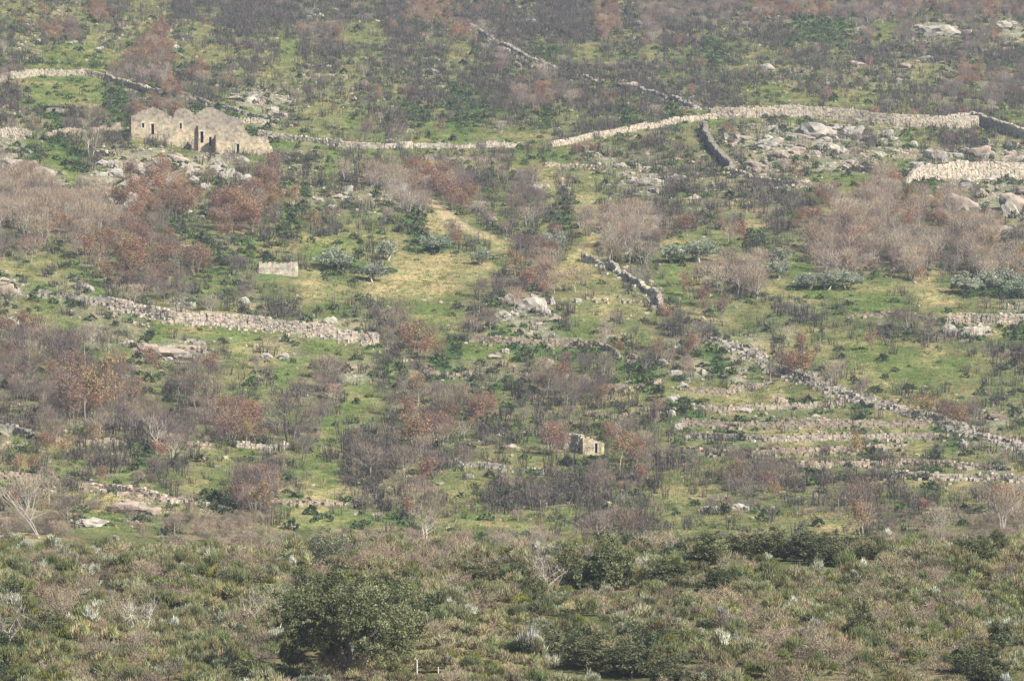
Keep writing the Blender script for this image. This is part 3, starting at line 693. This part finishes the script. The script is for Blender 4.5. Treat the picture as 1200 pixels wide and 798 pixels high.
oaks = [(350, 772, 52, 44, 'low dense holm oak at the left foot of the great one'), (462, 768, 62, 84, 'holm oak crowding the right flank of the great one'), (712, 692, 66, 66, 'round dense holm oak beside the dark gap, with grassy slope behind'), (668, 686, 46, 52, 'paler holm oak left of the dark gap'),
        (786, 690, 56, 38, 'low spreading holm oak right of the round one'), (830, 662, 56, 40, 'leftmost holm oak of the evergreen hedge'), (868, 652, 48, 36, 'second holm oak of the evergreen hedge, on the skyline of the brow'), (905, 656, 58, 40, 'third holm oak of the evergreen hedge'),
        (942, 658, 54, 38, 'fourth holm oak of the evergreen hedge'), (975, 664, 52, 40, 'fifth holm oak of the evergreen hedge'), (1012, 656, 42, 28, 'rightmost holm oak of the evergreen hedge'), (1148, 662, 44, 36, 'holm oak near the right edge behind pale bushes'), (1168, 652, 24, 34, 'narrow upright holm oak at the far right of the brow'),
        (60, 752, 52, 36, 'holm oak in the lower left brush'), (30, 765, 44, 30, 'dark low holm oak at the lower left corner'), (383, 668, 56, 52, 'thin grey-green holm oak behind the great one'), (843, 694, 40, 32, 'small green holm oak below the hedge'), (1012, 752, 40, 50, 'dark cone-shaped holm oak with yellow bushes on its left'),
        (640, 776, 56, 46, 'left holm oak of the dark foreground thicket'), (690, 786, 70, 48, 'middle holm oak of the dark foreground thicket'), (740, 796, 66, 44, 'right holm oak of the dark foreground thicket'), (790, 806, 60, 40, 'lowest holm oak of the dark foreground thicket, cut by the frame'),
        (556, 682, 40, 28, 'small holm oak left of the twiggy brow'), (584, 680, 36, 28, 'small dark holm oak right of its twin on the brow'), (622, 708, 30, 38, 'small upright holm oak left of the round one'), (1160, 800, 56, 46, 'holm oak in the lower right corner'), (1130, 790, 36, 44, 'dark gap-side holm oak near the lower right corner'),
        (1090, 716, 46, 24, 'low dark holm oak mid right among white bushes'), (300, 806, 60, 34, 'holm oak top at the bottom edge left of the great one')]
OAKG = [(o[0], min(o[1], 797), o[2], o[3]) for o in oaks]
for q in (488.5, 513.5):
    x, y, z = at(q, 801); POSTK = [(x * (1 - k * .006), y - 2 * k, .75) for k in range(-1, 8)]; KEEP += POSTK
COUNT = {}
GUARD = [([(p[0], p[1]) for p in w[0]], .12 if w[1] >= 1.3 else .4) for w in walls] + [([(152, 150), (203, 155), (235, 165), (318, 178)], .02), ([(300, 318), (348, 318)], .02), ([(662, 522), (706, 526)], .05),
         ([(375, 308), (470, 312), (530, 292), (580, 305)], .06), ([(770, 302), (840, 304)], .06), ([(895, 322), (1010, 335)], .06), ([(1115, 338), (1200, 340)], .08), ([(112, 207), (300, 207)], .4), ([(112, 225), (200, 228)], .5), ([(880, 178), (1060, 182)], .45), ([(1085, 245), (1200, 250)], .35), ([(595, 368), (655, 372)], .2), ([(160, 415), (250, 420)], .3), ([(505, 236), (522, 250), (545, 268), (575, 278)], .05)]
def guarded(px, py, top):
    f = np.ones(len(px))
    for pl, keepf in GUARD:
        xs = [q[0] for q in pl]; 
        if any(b <= a for a, b in zip(xs[:-1], xs[1:])): continue
        wr = np.interp(px, xs, [q[1] for q in pl]); hitw = (px > xs[0] - 3) & (px < xs[-1] + 3) & (py > wr + .5) & (top < wr - 2)
        f = np.where(hitw, np.minimum(f, keepf), f)
    return f
def scatter(kind, name, spacing, probs, y0, y1, smin, smax, hgt, what, cat, group, masslabel, nmax=290, spread=None, sq=.15, explicit=(), indiv=True, size_pow=1.0):
    X, Y, Z = grid(spacing, y0, y1); c = cover(X, Y, Z)
    pr = np.zeros(len(X))
    for k, v in probs.items(): pr[c == k] = v
    clump = np.clip(.85 + .55 * fbm(X / 6 + len(kind), Y / 7), .15, 1.5)
    px0, py0 = project(X, Y, Z); _, pt = project(X, Y, Z + hgt * (smin + smax) * .5)
    if hgt > 1.2 and y0 > 500:
        yy2 = np.clip(py0 - (py0 - pt) * .62, 0, 797)
        uu = np.clip(((px0 + rng.normal(0, 4, len(X))) / 25).astype(int), 0, 47); vv = np.clip(((yy2 + rng.normal(0, 3, len(X))) / 24.94).astype(int), 0, 31)
        c2 = MAPA[vv, uu]; p2 = np.zeros(len(X))
        for k, v in probs.items(): p2[c2 == k] = v
        pr = np.minimum(pr * 1.3 + .03, p2 * 1.25)
    if y0 > 500: pr = pr * guarded(px0, py0, pt)
    if y0 < 500:
        for (oa, ob, ow, oh) in OAKG:
            m = (abs(px0 - oa) < ow * .55) & (py0 > ob - 1) & (pt < ob - 7) & (py0 < ob + 34); pr = np.where(m, pr * .22, pr)
            m = (abs(px0 - oa) < ow * .42) & (py0 <= ob) & (py0 > ob - oh * .4); pr = np.where(m, pr * .9, pr)
    keep = rng.random(len(X)) < pr * clump
    for (kx, ky, r) in (KEEP if kind != 'straw' else []): keep &= ~(((X - kx) ** 2 + ((Y - ky) / 1.6) ** 2) < r * r)
    X, Y, Z = X[keep], Y[keep], Z[keep]
    s = smin + (smax - smin) * rng.random(len(X)) ** size_pow
    if hgt > 4: s = s * np.where(Y > 1000, .74, 1.0)
    S = np.stack([s * rng.uniform(1 - sq, 1 + sq, len(s)), s * rng.uniform(1 - sq, 1 + sq, len(s)), s * rng.uniform(1 - sq, 1 + sq, len(s))], 1)
    V = rng.integers(0, len(TPL[kind]), len(X)); RZ = rng.random(len(X)) * 6.28
    # things given by hand: (px, py, width factor, height factor)
    if len(explicit):
        ex = np.array([e[:4] for e in explicit], float); x, y, z = hit(ex[:, 0], ex[:, 1])
        X = np.concatenate([X, x]); Y = np.concatenate([Y, y]); Z = np.concatenate([Z, z])
        S = np.concatenate([S, np.stack([ex[:, 2], ex[:, 2], ex[:, 3]], 1)]); V = np.concatenate([V, rng.integers(0, len(TPL[kind]), len(ex))]); RZ = np.concatenate([RZ, rng.random(len(ex)) * 6.28])
    px, py = project(X, Y, Z + hgt * S[:, 2] * .6)
    inframe = (px > 4) & (px < 1196) & (py > 4) & (py < 794)
    cand = np.where(inframe)[0]
    if indiv:
        vis = np.zeros(len(X), bool); vis[cand] = visible(X[cand], Y[cand], Z[cand] + hgt * S[cand, 2] * .75)
        cand = np.where(vis)[0]
        val = S[cand, 2] * hgt / Y[cand]
        if len(explicit): val = val + (cand >= len(X) - len(explicit)) * 9
        ind = cand[np.argsort(-val)][:nmax]
    else: ind = np.array([], int)
    isind = np.zeros(len(X), bool); isind[ind] = True
    items = []
    for i in ind:
        o = place(kind, name, (X[i], Y[i], Z[i]), RZ[i], tuple(S[i]), int(V[i]), cat, group); items.append((o, float(px[i]), float(py[i])))
    label_all(items, what)
    r = ~isind
    if r.any():
        few = (~isind).sum()
        mass(masslabel[0], kind, X[r], Y[r], Z[r], RZ[r], S[r], V[r], masslabel[1])
    COUNT[kind] = (len(ind), int(r.sum()))

template('boulder', [lambda: t_rock(True) for _ in range(7)] + [lambda: t_rock(True, (.36, .305, .25)) for _ in range(3)])
BL = [(1122, 250, 62, 34), (1190, 254, 50, 40), (972, 180, 26, 16), (1032, 184, 14, 10), (1096, 190, 28, 22), (1150, 188, 34, 20), (1182, 194, 30, 16), (1074, 200, 24, 14), (928, 186, 44, 20), (905, 174, 36, 14),
      (862, 166, 24, 12), (882, 200, 38, 16), (955, 164, 54, 20), (1000, 162, 34, 18), (1040, 162, 20, 12), (150, 226, 34, 28), (133, 208, 24, 18), (163, 202, 28, 18), (185, 196, 36, 18), (206, 192, 28, 16),
      (155, 246, 30, 26), (120, 196, 22, 14), (34, 182, 15, 9), (15, 196, 44, 12), (50, 210, 34, 14), (225, 200, 22, 12), (250, 206, 16, 10), (622, 366, 42, 24), (600, 358, 26, 16), (640, 370, 18, 11), (590, 378, 24, 13),
      (652, 378, 20, 11), (172, 414, 36, 16), (196, 420, 42, 20), (232, 416, 30, 22), (214, 424, 32, 12), (312, 424, 16, 10), (332, 422, 14, 11), (8, 350, 26, 20), (16, 382, 22, 13), (36, 392, 20, 10),
      (645, 430, 17, 11), (656, 438, 15, 13), (578, 420, 18, 8), (592, 416, 13, 9), (626, 446, 15, 13), (776, 430, 16, 12), (790, 442, 18, 13), (800, 458, 16, 10), (788, 472, 15, 14), (784, 490, 17, 14), (794, 506, 16, 12), (806, 520, 12, 10),
      (914, 476, 17, 15), (870, 484, 22, 10), (1130, 528, 15, 14), (1134, 553, 11, 10), (152, 602, 56, 20), (104, 618, 40, 16), (178, 606, 24, 14), (260, 600, 22, 11), (825, 602, 18, 10), (836, 600, 14, 8), (864, 598, 20, 11), (875, 600, 14, 9),
      (990, 592, 16, 11), (442, 606, 14, 8), (462, 588, 12, 7), (86, 54, 11, 8), (116, 60, 11, 8), (557, 38, 16, 15), (1105, 44, 56, 18), (1012, 38, 18, 11), (1172, 34, 34, 12), (1002, 78, 20, 10), (1062, 82, 18, 9), (1085, 74, 26, 9),
      (900, 84, 20, 12), (740, 104, 26, 11), (1138, 396, 38, 20), (1155, 394, 22, 18), (1112, 392, 18, 16), (760, 215, 34, 12), (790, 214, 26, 12), (745, 216, 22, 10), (700, 196, 9, 7), (320, 165, 10, 8), (575, 800, 34, 30), (592, 806, 22, 18),
      (86, 790, 18, 12), (640, 222, 12, 8), (664, 224, 10, 6), (296, 122, 34, 12), (275, 118, 24, 9), (320, 132, 16, 8), (396, 234, 18, 10), (408, 226, 16, 10), (388, 246, 14, 9), (240, 224, 16, 14), (212, 250, 10, 8), (228, 238, 14, 10), (1108, 214 + 40, 20, 12), (1092, 240, 22, 14), (1172, 275, 30, 16)]
BL += [(rng.uniform(115, 300), rng.uniform(190, 238), rng.uniform(12, 26), rng.uniform(10, 20)) for _ in range(22)] + [(rng.uniform(880, 1200), rng.uniform(165, 215), rng.uniform(10, 22), rng.uniform(8, 14)) for _ in range(22)]
EB = []
for (a, b, w, h) in BL:
    x, y, z = at(a, b - h * .15); ppm = FPX / y; EB.append((a, b - h * .15, w / ppm / 2.0, h / ppm / 1.15))
    for q in range(int(w // 13)): EB.append((a + rng.uniform(-.6, .6) * w, b - h * rng.uniform(-.15, .7), w / ppm * rng.uniform(.12, .3), h / ppm * rng.uniform(.25, .5)))
scatter('boulder', 'boulder', 4.2, dict(r=.55, k=.28, m=.035, g=.03, o=.05, s=.03, y=.03), 600, 1420, .3, 1.25, .9, 'grey granite boulder', 'boulder', 'boulders on the hillside',
        ('scattered_boulders', 'small grey boulders strewn over the slope'), explicit=EB, size_pow=2.2, sq=.3)
template('stone', [lambda: t_rock(False, c) for c in ((.40, .37, .32), (.46, .42, .36), (.36, .33, .30), (.42, .35, .29))])
scatter('stone', 'stone', 1.45, dict(r=.8, k=.40, m=.08, g=.05, s=.16, o=.10, y=.05, b=.08, p=.05, G=.02), 600, 1420, .14, .5, .5, '', '', '', ('stones', 'loose pale stones and scree among the scrub'), indiv=False, size_pow=2)

template('grass_tuft', [lambda: t_tuft(), lambda: t_tuft(c=(.17, .20, .06)), lambda: t_tuft(c=(.11, .17, .045)), lambda: t_tuft(c=(.24, .21, .10))])
scatter('grass_tuft', 'grass', 1.05, dict(g=.6, G=.5, y=.6, m=.55, s=.3, k=.45, r=.25, d=.3, b=.3, o=.3, p=.3), 600, 1420, .6, 1.3, .5, '', '', '', ('grass', 'tufts of dry and green grass over the slope'), indiv=False)
template('bramble', [lambda: t_green(c=(.085, .125, .05)), lambda: t_green(c=(.068, .10, .046)), lambda: t_green(c=(.105, .14, .05)), lambda: t_green(c=(.075, .09, .05), r=.6, h=.75)])
scatter('bramble', 'bramble', 1.5, dict(d=.95, G=.10, m=.10, k=.2, r=.16, o=.35, b=.22, s=.18, g=.03, p=.14), 600, 1420, .6, 1.6, .55, 'dark green bramble patch', 'bramble', 'bramble patches', ('undergrowth', 'low green undergrowth of brambles and ferns'), size_pow=1.6)
template('burnt_shrub', [lambda: t_burnt() for _ in range(4)] + [lambda: t_burnt(1.3, 9, 60), lambda: t_burnt(2.0, 18, 40), lambda: t_burnt(1.1, 6, 70)])
EX = [(608 + 7 * i + rng.uniform(-4, 4), 590 + rng.uniform(-12, 12), rng.uniform(.5, .9), rng.uniform(.9, 1.5)) for i in range(26)]
EX += [(rng.uniform(640, 960), rng.uniform(555, 575), rng.uniform(.6, 1.0), rng.uniform(.8, 1.2)) for i in range(40)]
EX += [(rng.uniform(490, 700), rng.uniform(592, 640), rng.uniform(.5, .9), rng.uniform(.5, 1.1)) for i in range(40)]
scatter('burnt_shrub', 'burnt_shrub', 1.45, dict(s=.85, m=.38, k=.26, g=.08, G=.02, r=.10, b=.3, o=.15, d=.12, p=.2, y=.0), 600, 1420, .6, 1.35, 1.6, 'charred upright shrub', 'burnt shrub', 'charred shrubs after the fire',
        ('burnt_scrub', 'charred grey scrub standing over the slope'), explicit=EX)

BR, TAN, RUST = (.178, .15, .115), (.285, .235, .175), (.285, .175, .12)
template('bare_tree', [lambda: t_bare_tree((.30, .27, .24), BR), lambda: t_bare_tree((.16, .14, .13), (.17, .135, .125), stems=3), lambda: t_bare_tree((.28, .25, .22), (.22, .17, .145), stems=2),
                       lambda: t_bare_tree((.2, .18, .16), (.15, .12, .115), h=3.6, w=3.6, stems=4), lambda: t_bare_tree((.28, .25, .22), BR, stems=3)])
E1 = [(612, 304, 1.1, .95), (578, 350, 1.0, .8), (560, 350, .7, .6), (300, 600, 1.3, 1.25), (282, 598, 1.0, 1.1), (318, 600, 1.0, 1.0), (540, 498, 1.3, 1.1), (522, 500, 1.1, 1.0), (556, 500, 1.0, .9), (455, 560, 1.2, .9), (435, 562, 1.2, .9), (475, 562, 1.0, .8),
      (500, 630, .9, 1.3), (195, 528, 1.0, 1.2), (340, 524, 1.5, 1.45), (735, 634, 1.1, .8), (700, 638, 1.1, .8), (757, 634, 1.0, .7), (425, 172, 1.0, 1.0), (468, 175, .9, 1.0), (108, 188, .9, 1.1), (510, 560, 1.0, .7), (555, 400, 0.8, 1.0), (470, 395, .9, 1.1), (460, 402, 1.0, 1.0),
      (800, 398, 1.1, .8), (1085, 398, 1.2, .8), (1065, 390, 1.1, .7), (1050, 388, 1.0, .7), (230, 480, 1.1, 1.2), (250, 485, 1.1, 1.1), (215, 470, 1.1, 1.2), (75, 430, 1.2, 1.3), (55, 425, 1.2, 1.3), (100, 430, 1.2, 1.2), (30, 430, 1.2, 1.2), (127, 430, 1.1, 1.2), (700, 470, .9, .9), (665, 480, .9, .9)]
scatter('bare_tree', 'bare_tree', 2.35, dict(b=.66, s=.022, o=.06, m=.012, p=.06, k=.01), 600, 1420, .36, .76, 4.5, 'leafless purple-brown tree', 'bare tree', 'leafless brown trees', ('brown_woodland', 'leafless brown trees massed on the far slope'), explicit=E1)
template('tan_tree', [lambda: t_bare_tree((.42, .39, .34), TAN, n=820), lambda: t_bare_tree((.44, .41, .36), (.28, .225, .18), stems=3), lambda: t_bare_tree((.38, .35, .3), (.33, .27, .21), stems=4, h=4.0, w=3.6),
                      lambda: t_bare_tree((.40, .36, .31), (.30, .22, .16), stems=2)])
E2 = [(735, 310, 1.4, .95), (715, 312, 1.1, .9), (755, 312, 1.0, .9), (845, 345, 1.2, 1.0), (865, 348, 1.2, 1.0), (885, 350, 1.1, .9), (828, 338, 1.1, .8), (675, 345, 1.2, .75), (650, 345, 1.0, .7), (1000, 315, 1.3, 1.2), (690, 180, .7, .6), (1068, 330, .9, .9), (960, 300, 1.1, 1.1)]
E2 += [(rng.uniform(0, 110), rng.uniform(225, 285), rng.uniform(.8, 1.1), rng.uniform(.8, 1.15)) for i in range(22)]
scatter('tan_tree', 'tan_tree', 2.35, dict(p=.95, b=.05, r=.02, m=.008, o=.06), 600, 1420, .5, .92, 4.5, 'pale-stemmed leafless tan tree', 'bare tree', 'pale-stemmed tan trees', ('tan_woodland', 'pale leafless trees massed on the slope'), explicit=E2)
template('rusty_oak', [lambda: t_bare_tree((.26, .22, .19), (.2, .14, .11), n=260, leafc=RUST, nl=1000), lambda: t_bare_tree((.26, .22, .19), (.22, .15, .11), n=200, leafc=(.31, .195, .125), nl=1100),
                       lambda: t_bare_tree((.26, .22, .19), (.2, .14, .12), n=240, leafc=(.235, .145, .12), nl=900, stems=3), lambda: t_bare_tree((.3, .26, .22), (.24, .18, .12), n=200, leafc=(.31, .235, .125), nl=900)])
E3 = [(485, 412, 1.1, 1.0), (475, 410, .8, .8), (500, 415, .8, .7), (825, 362, .8, .7), (780, 385, .8, .75), (726, 552, 1.0, 1.15), (492, 534, 1.3, 1.05), (655, 535, .8, .9), (648, 535, .8, .9), (130, 250, .9, .8), (145, 252, 1.0, .9), (155, 235, .9, .9), (185, 235, 1.0, .9), (230, 245, .8, .8), (265, 258, 1.1, 1.0), (285, 262, 1.1, 1.1), (295, 275, 1.1, 1.2),
      (100, 495, 1.2, 1.6), (118, 490, 1.2, 1.7), (85, 498, 1.1, 1.3), (150, 490, 1.0, 1.1), (932, 440, .9, .5), (920, 432, .8, .5), (1080, 492, .9, .7), (1090, 490, .7, .6), (53, 26, .9, .9), (230, 325, 1.0, .9), (215, 322, 1.0, .9), (158, 318, 1.0, 1.0), (150, 312, 1.0, 1.0), (1195, 320, 1.0, 1.0)]
scatter('rusty_oak', 'rusty_oak', 2.35, dict(o=.66, b=.06, p=.06, s=.008, m=.010, k=.01), 600, 1420, .42, .88, 4.5, 'rust-brown oak holding dead leaves', 'oak', 'rusty oaks', ('rusty_woodland', 'rust-brown oaks massed along the crest'), explicit=E3)

# olives
OL, OL2 = (.20, .225, .16), (.37, .40, .30)
template('olive_tree', [lambda: t_leafy(3.4, 4.6, 80, 3600, OL, OL2, .17, (.46, .44, .38), tr_r=.20, stems=2, csz=.5, low=.33) for _ in range(4)])
olives = [(393, 318, 1.15, 1.0, 'broadest dark olive at the left end of the dry round meadow'), (453, 306, .72, .95, 'olive with a leaning pale trunk behind the front meadow olive'), (437, 332, .85, .85, 'front olive casting a dark shadow on the dry meadow edge'),
          (512, 297, .95, .85, 'pale flat-topped olive with a white forked trunk'), (564, 311, .65, .75, 'thin ragged olive with a white trunk at the right end of the dry meadow'), (790, 309, 1.0, .9, 'olive above the crooked meadow wall, left of the pair'),
          (820, 308, 1.15, 1.0, 'large olive with a leaning white trunk beside the grey thicket'), (910, 308, .9, .6, 'low grey olive behind the row of four'), (912, 328, .9, .9, 'first olive of the row of four from the left'), (946, 342, .9, .8, 'second olive of the row of four from the left'),
          (969, 342, .8, .8, 'third olive of the row of four from the left'), (994, 341, .85, .85, 'fourth olive of the row of four from the left'), (1132, 346, 1.0, .9, 'dark low olive leftmost of the far-right group'), (1158, 340, .9, .9, 'second olive of the far-right group'),
          (1180, 340, .9, .9, 'third olive of the far-right group with a forked trunk'), (1196, 350, .9, .9, 'front olive of the far-right group at the photo edge'), (652, 300, .6, 1.05, 'upright olive uphill of the dark purple bush'), (640, 296, .5, .9, 'narrow olive left of the upright one uphill of the purple bush')]
for k, (a, b, w, h, lab) in enumerate(olives):
    o = place('olive_tree', 'olive_tree', at(a, b), rng.random() * 6.28, (w * 1.1, w * 1.1, h * 1.05), k % 4, 'olive tree', 'olive trees'); o['label'] = lab

# ------------------------------------------------------------------ foreground brow
BRM = (.215, .21, .12)
template('broom_bush', [lambda: t_broom(BRM), lambda: t_broom((.26, .245, .145)), lambda: t_broom((.15, .165, .085), h=1.7), lambda: t_broom((.28, .255, .165), h=1.2, r=.9), lambda: t_broom((.17, .18, .11), h=1.4, tipc=(.33, .335, .22)),
                        lambda: t_broom((.17, .19, .06), h=1.2)])
scatter('broom_bush', 'broom_bush', 1.22, dict(f=1., n=.42, F=.45, w=.7, y=.25, r=.2), 312, 436, .55, 1.1, 1.5, 'olive-green broom bush', 'broom bush', 'broom bushes', ('broom_thicket', 'olive-green broom thicket covering the near brow'))
template('twiggy_bush', [lambda: t_twiggy((.235, .195, .14)), lambda: t_twiggy((.27, .225, .155), h=2.0), lambda: t_twiggy((.185, .155, .115), h=1.5), lambda: t_twiggy((.25, .205, .145), h=1.4, r=1.2)])
scatter('twiggy_bush', 'twiggy_bush', 1.3, dict(n=.62, f=.07, F=.04, y=.15, w=.05), 312, 440, .5, 1.1, 1.7, 'leafless pinkish twiggy bush', 'twiggy bush', 'leafless twiggy bushes', ('twiggy_thicket', 'leafless pinkish thicket covering the near brow'))
template('dark_bush', [lambda: t_leafy(1.8, 2.1, 60, 900, (.05, .065, .032), (.105, .12, .065), .12, tr_r=.05, csz=.22, low=.05) for _ in range(3)] + [lambda: t_leafy(1.6, 2.4, 60, 900, (.07, .09, .045), (.14, .16, .10), .12, tr_r=.05, csz=.24, low=.05)])
scatter('dark_bush', 'evergreen_bush', 2.3, dict(F=.75, f=.035, n=.015), 312, 436, .5, 1.0, 1.8, 'dark leafy evergreen bush', 'evergreen bush', 'dark evergreen bushes', ('evergreen_thicket', 'dark evergreen growth on the near brow'))
WH = (.58, .59, .50)
template('white_bush', [lambda: t_broom((.16, .17, .10), h=2.0, r=.8, tipc=WH, w=.045), lambda: t_broom((.20, .20, .14), h=1.8, r=.95, tipc=(.48, .48, .39), w=.05), lambda: t_broom((.16, .17, .10), h=2.2, r=.6, tipc=WH, w=.04)])
EW = [(60, 658, 1.0, 1.0), (78, 668, .8, .9), (100, 684, .8, .7), (110, 684, .7, .7), (247, 664, .8, .9), (8, 725, 1.0, 1.1), (110, 748, .9, 1.2), (622, 775, .8, 1.3), (630, 782, .7, 1.0), (1078, 716, .9, .7), (1095, 714, .7, .7), (845, 775, .8, 1.0), (950, 756, .8, .7), (958, 762, .7, .7), (1180, 750, .8, .7), (1190, 750, .7, .6),
      (1172, 724, .7, .6), (135, 640, .6, .6), (1040, 640, .9, 1.0), (1012, 682, .6, .8), (957, 680, .5, .9), (190, 636, .5, .5), (326, 768, .9, .9), (640, 790, .7, .8), (205, 752, .7, .8), (90, 760, .7, .8), (845, 740, .7, .8), (12, 640, 1.1, .9), (30, 655, .9, .7), (120, 672, .6, .5), (755, 676, .7, .9), (550, 680, .5, .7), (840, 648, .6, .5), (975, 700, .5, .5)]
scatter('white_bush', 'white_bush', 2.6, dict(w=.9, f=.11, n=.06), 318, 432, .3, .72, 1.2, 'silvery white tipped bush', 'pale bush', 'silvery white bushes', ('pale_tufts', 'silvery bush tops among the broom'), explicit=EW)
template('yellow_bush', [lambda: t_broom((.24, .23, .045), h=1.0, r=.8), lambda: t_broom((.20, .22, .05), h=.9, r=.9)])
scatter('yellow_bush', 'yellow_bush', 5.0, dict(f=.18, n=.07, y=.4), 320, 430, .6, 1.1, 1.0, 'yellow-green bush', 'gorse bush', 'yellow-green bushes', ('yellow_tufts', 'yellow-green bush tops'), explicit=[(46, 676, .9, .9), (970, 706, 1.2, .9), (950, 708, 1.0, .8), (990, 704, .9, .8), (150, 735, 1.0, .9), (1150, 716, 1.1, .7), (750, 712, .8, .8), (1165, 722, .9, .7)])
template('straw', [lambda: t_broom((.31, .285, .20), h=1.2, r=.6, w=.05)])
scatter('straw', 'straw_clump', .9, dict(y=.9, r=.5), 312, 360, .6, 1.1, .9, 'straw-coloured dry grass clump', 'dry grass', 'straw-coloured grass clumps', ('straw_tufts', 'straw tufts'))

scatter('twiggy_bush', 'twiggy', 1.2, dict(n=.95, p=.22, m=.07, k=.12, y=.15, b=.1, s=.05), 590, 720, .4, .9, 1.7, '', '', '', ('far_twiggy_scrub', 'low pinkish twiggy scrub at the foot of the slope'), indiv=False)
# holm oaks
HO, HO2 = (.06, .07, .034), (.225, .235, .13)
template('holm_oak', [lambda: t_leafy(4.0, 4.2, 260, 9000, HO, HO2, .13, tr_r=.12, csz=.32, low=.03, zl=(.22, .52)) for _ in range(4)])
template('great_holm_oak', [lambda: t_leafy(6.9, 7.6, 700, 48000, (.065, .075, .036), (.27, .275, .15), .105, tr_r=.34, csz=.34, lobes=12, low=.03, stems=3)])
template('thin_oak', [lambda: t_leafy(4.0, 4.2, 130, 2600, (.12, .13, .085), (.22, .225, .16), .13, tr_r=.1, csz=.4, low=.05, zl=(.25, .6))])
x, y, z = at(417, 800)
o = place('great_holm_oak', 'holm_oak', (x, y, z), .6, (.98, 1.0, 1.03), 0, "holm oak", 'holm oaks'); o['label'] = 'the great holm oak, by far the largest evergreen, at the bottom centre left'
for k, (a, b, w, h, lab) in enumerate(oaks):
    x, y, z = at(a, min(b, 797)); ppm = FPX / y
    if b > 797: y -= (b - 797) * .45; x = x * y / (y + (b - 797) * .45); z = float(ground(x, y))
    thin = 'thin' in lab
    o = place('thin_oak' if thin else 'holm_oak', 'holm_oak', (x, y, z), rng.random() * 6.28, (w / ppm / 4.0, w / ppm / 4.0, h / ppm / 3.9), 0 if thin else k % 4, 'holm oak', 'holm oaks'); o['label'] = lab

# dead pale trees
def dead_tree(px, py, h, spread, n, lab, c=(.58, .54, .48), lean=0.0, r=.13):
    x, y, z = at(px, py); e = empty('dead_tree', (x, y, z), rng.random() * 6); tag(e, lab, 'dead tree')
    T, tips = branchwork(h, r, spread, n, stems=2, lean=.3); link('trunk', tri_mesh('dead_trunk', T, vary(c, len(T), .08), M_twig), e)
    m = 220; k = rng.integers(0, len(tips), m); d = rng.normal(0, .6, (m, 3)) + [0, 0, .7]
    link('twig', tri_mesh('dead_twig', blades(tips[k] + rng.normal(0, .2, (m, 3)), d, rng.uniform(.4, 1.1, m), .035), vary(np.array(c) * .75, m, .15), M_twig), e)
dead_tree(50, 632, 5.2, 4.2, 12, 'dead white tree with spreading bare limbs above the left brow', c=(.40, .37, .32), r=.075)
dead_tree(310, 742, 2.5, .8, 5, 'small dead white tree in the dark hollow left of the great holm oak', c=(.42, .38, .33), r=.05)
dead_tree(164, 752, 2.2, .7, 3, 'leaning dead pale stem in the bare pink brush', r=.05)
dead_tree(2, 768, 2.4, .8, 3, 'dead white trunk at the left frame edge', c=(.40, .37, .32), r=.06)
dead_tree(655, 705, 2.4, 1.6, 8, 'small pale bare tree on the brow left of the round holm oak', c=(.42, .36, .3), r=.05)
dead_tree(500, 640, 3.6, 1.9, 9, 'pale forked bare tree on the green slope edge above the brow', c=(.46, .40, .33), r=.09)
dead_tree(186, 532, 4.0, 1.6, 9, 'white-stemmed bare tree under the yellow-brown grove', c=(.42, .38, .33), r=.06)
dead_tree(106, 186, 4.4, 1.6, 7, 'thin white-stemmed tree left of the gabled ruined house', r=.08)
dead_tree(470, 246, 3.8, .8, 4, 'slim white bare stem uphill of the dry round meadow', r=.08)

# posts
def post(px, h, lab, fork):
    x, y, z = at(px, 801); ytop = 783 if fork else 788
    xx, zz = image_xz(px, 773 if fork else 781, y); h = zz - z
    e = empty('fence_post', (x, y, z)); tag(e, lab, 'post')
    T = tube([(0, 0, -.4), (.01, 0, h * .5), (0, 0, h)], [.045, .042, .038], 8); m = tri_mesh('post_shaft', T, np.ones((len(T), 3)), M_post); link('shaft', m, e)
    if fork:
        T = np.concatenate([tube([(0, 0, h - .05), (-.13, 0, h + .14)], [.025, .03], 6), tube([(0, 0, h - .05), (.11, 0, h + .10)], [.02, .015], 6)])
        link('fork', tri_mesh('post_fork', T, np.ones((len(T), 3)), M_post), e)
post(488.5, 1, 'tall pale post with a forked top, right of the great holm oak', True)
post(513.5, 1, 'plain shorter pale post, right of the forked one at the bottom edge', False)

# ------------------------------------------------------------------ the air
import bmesh
bm = bmesh.new(); bmesh.ops.create_cube(bm, size=1.0); hm = bpy.data.meshes.new('haze'); bm.to_mesh(hm); bm.free()
hzo = link('haze', hm); hzo.scale = (9600, 3700, 232); hzo.location = (0, 1450, 90)
def hazeb(nt, n, l):
    v = n.new('ShaderNodeVolumePrincipled'); v.inputs['Density'].default_value = HAZE; v.inputs['Color'].default_value = (.76, .85, 1.0, 1)
    v.inputs['Anisotropy'].default_value = .2
    o = n.new('ShaderNodeOutputMaterial'); l.new(v.outputs[0], o.inputs['Volume'])
hm.materials.append(mat('haze', hazeb)); tag(hzo, 'pale blue haze filling the valley air', None, None, 'stuff')
print('COUNTS', COUNT)
print('ZR', float(_zz.min()), float(_zz.max()))
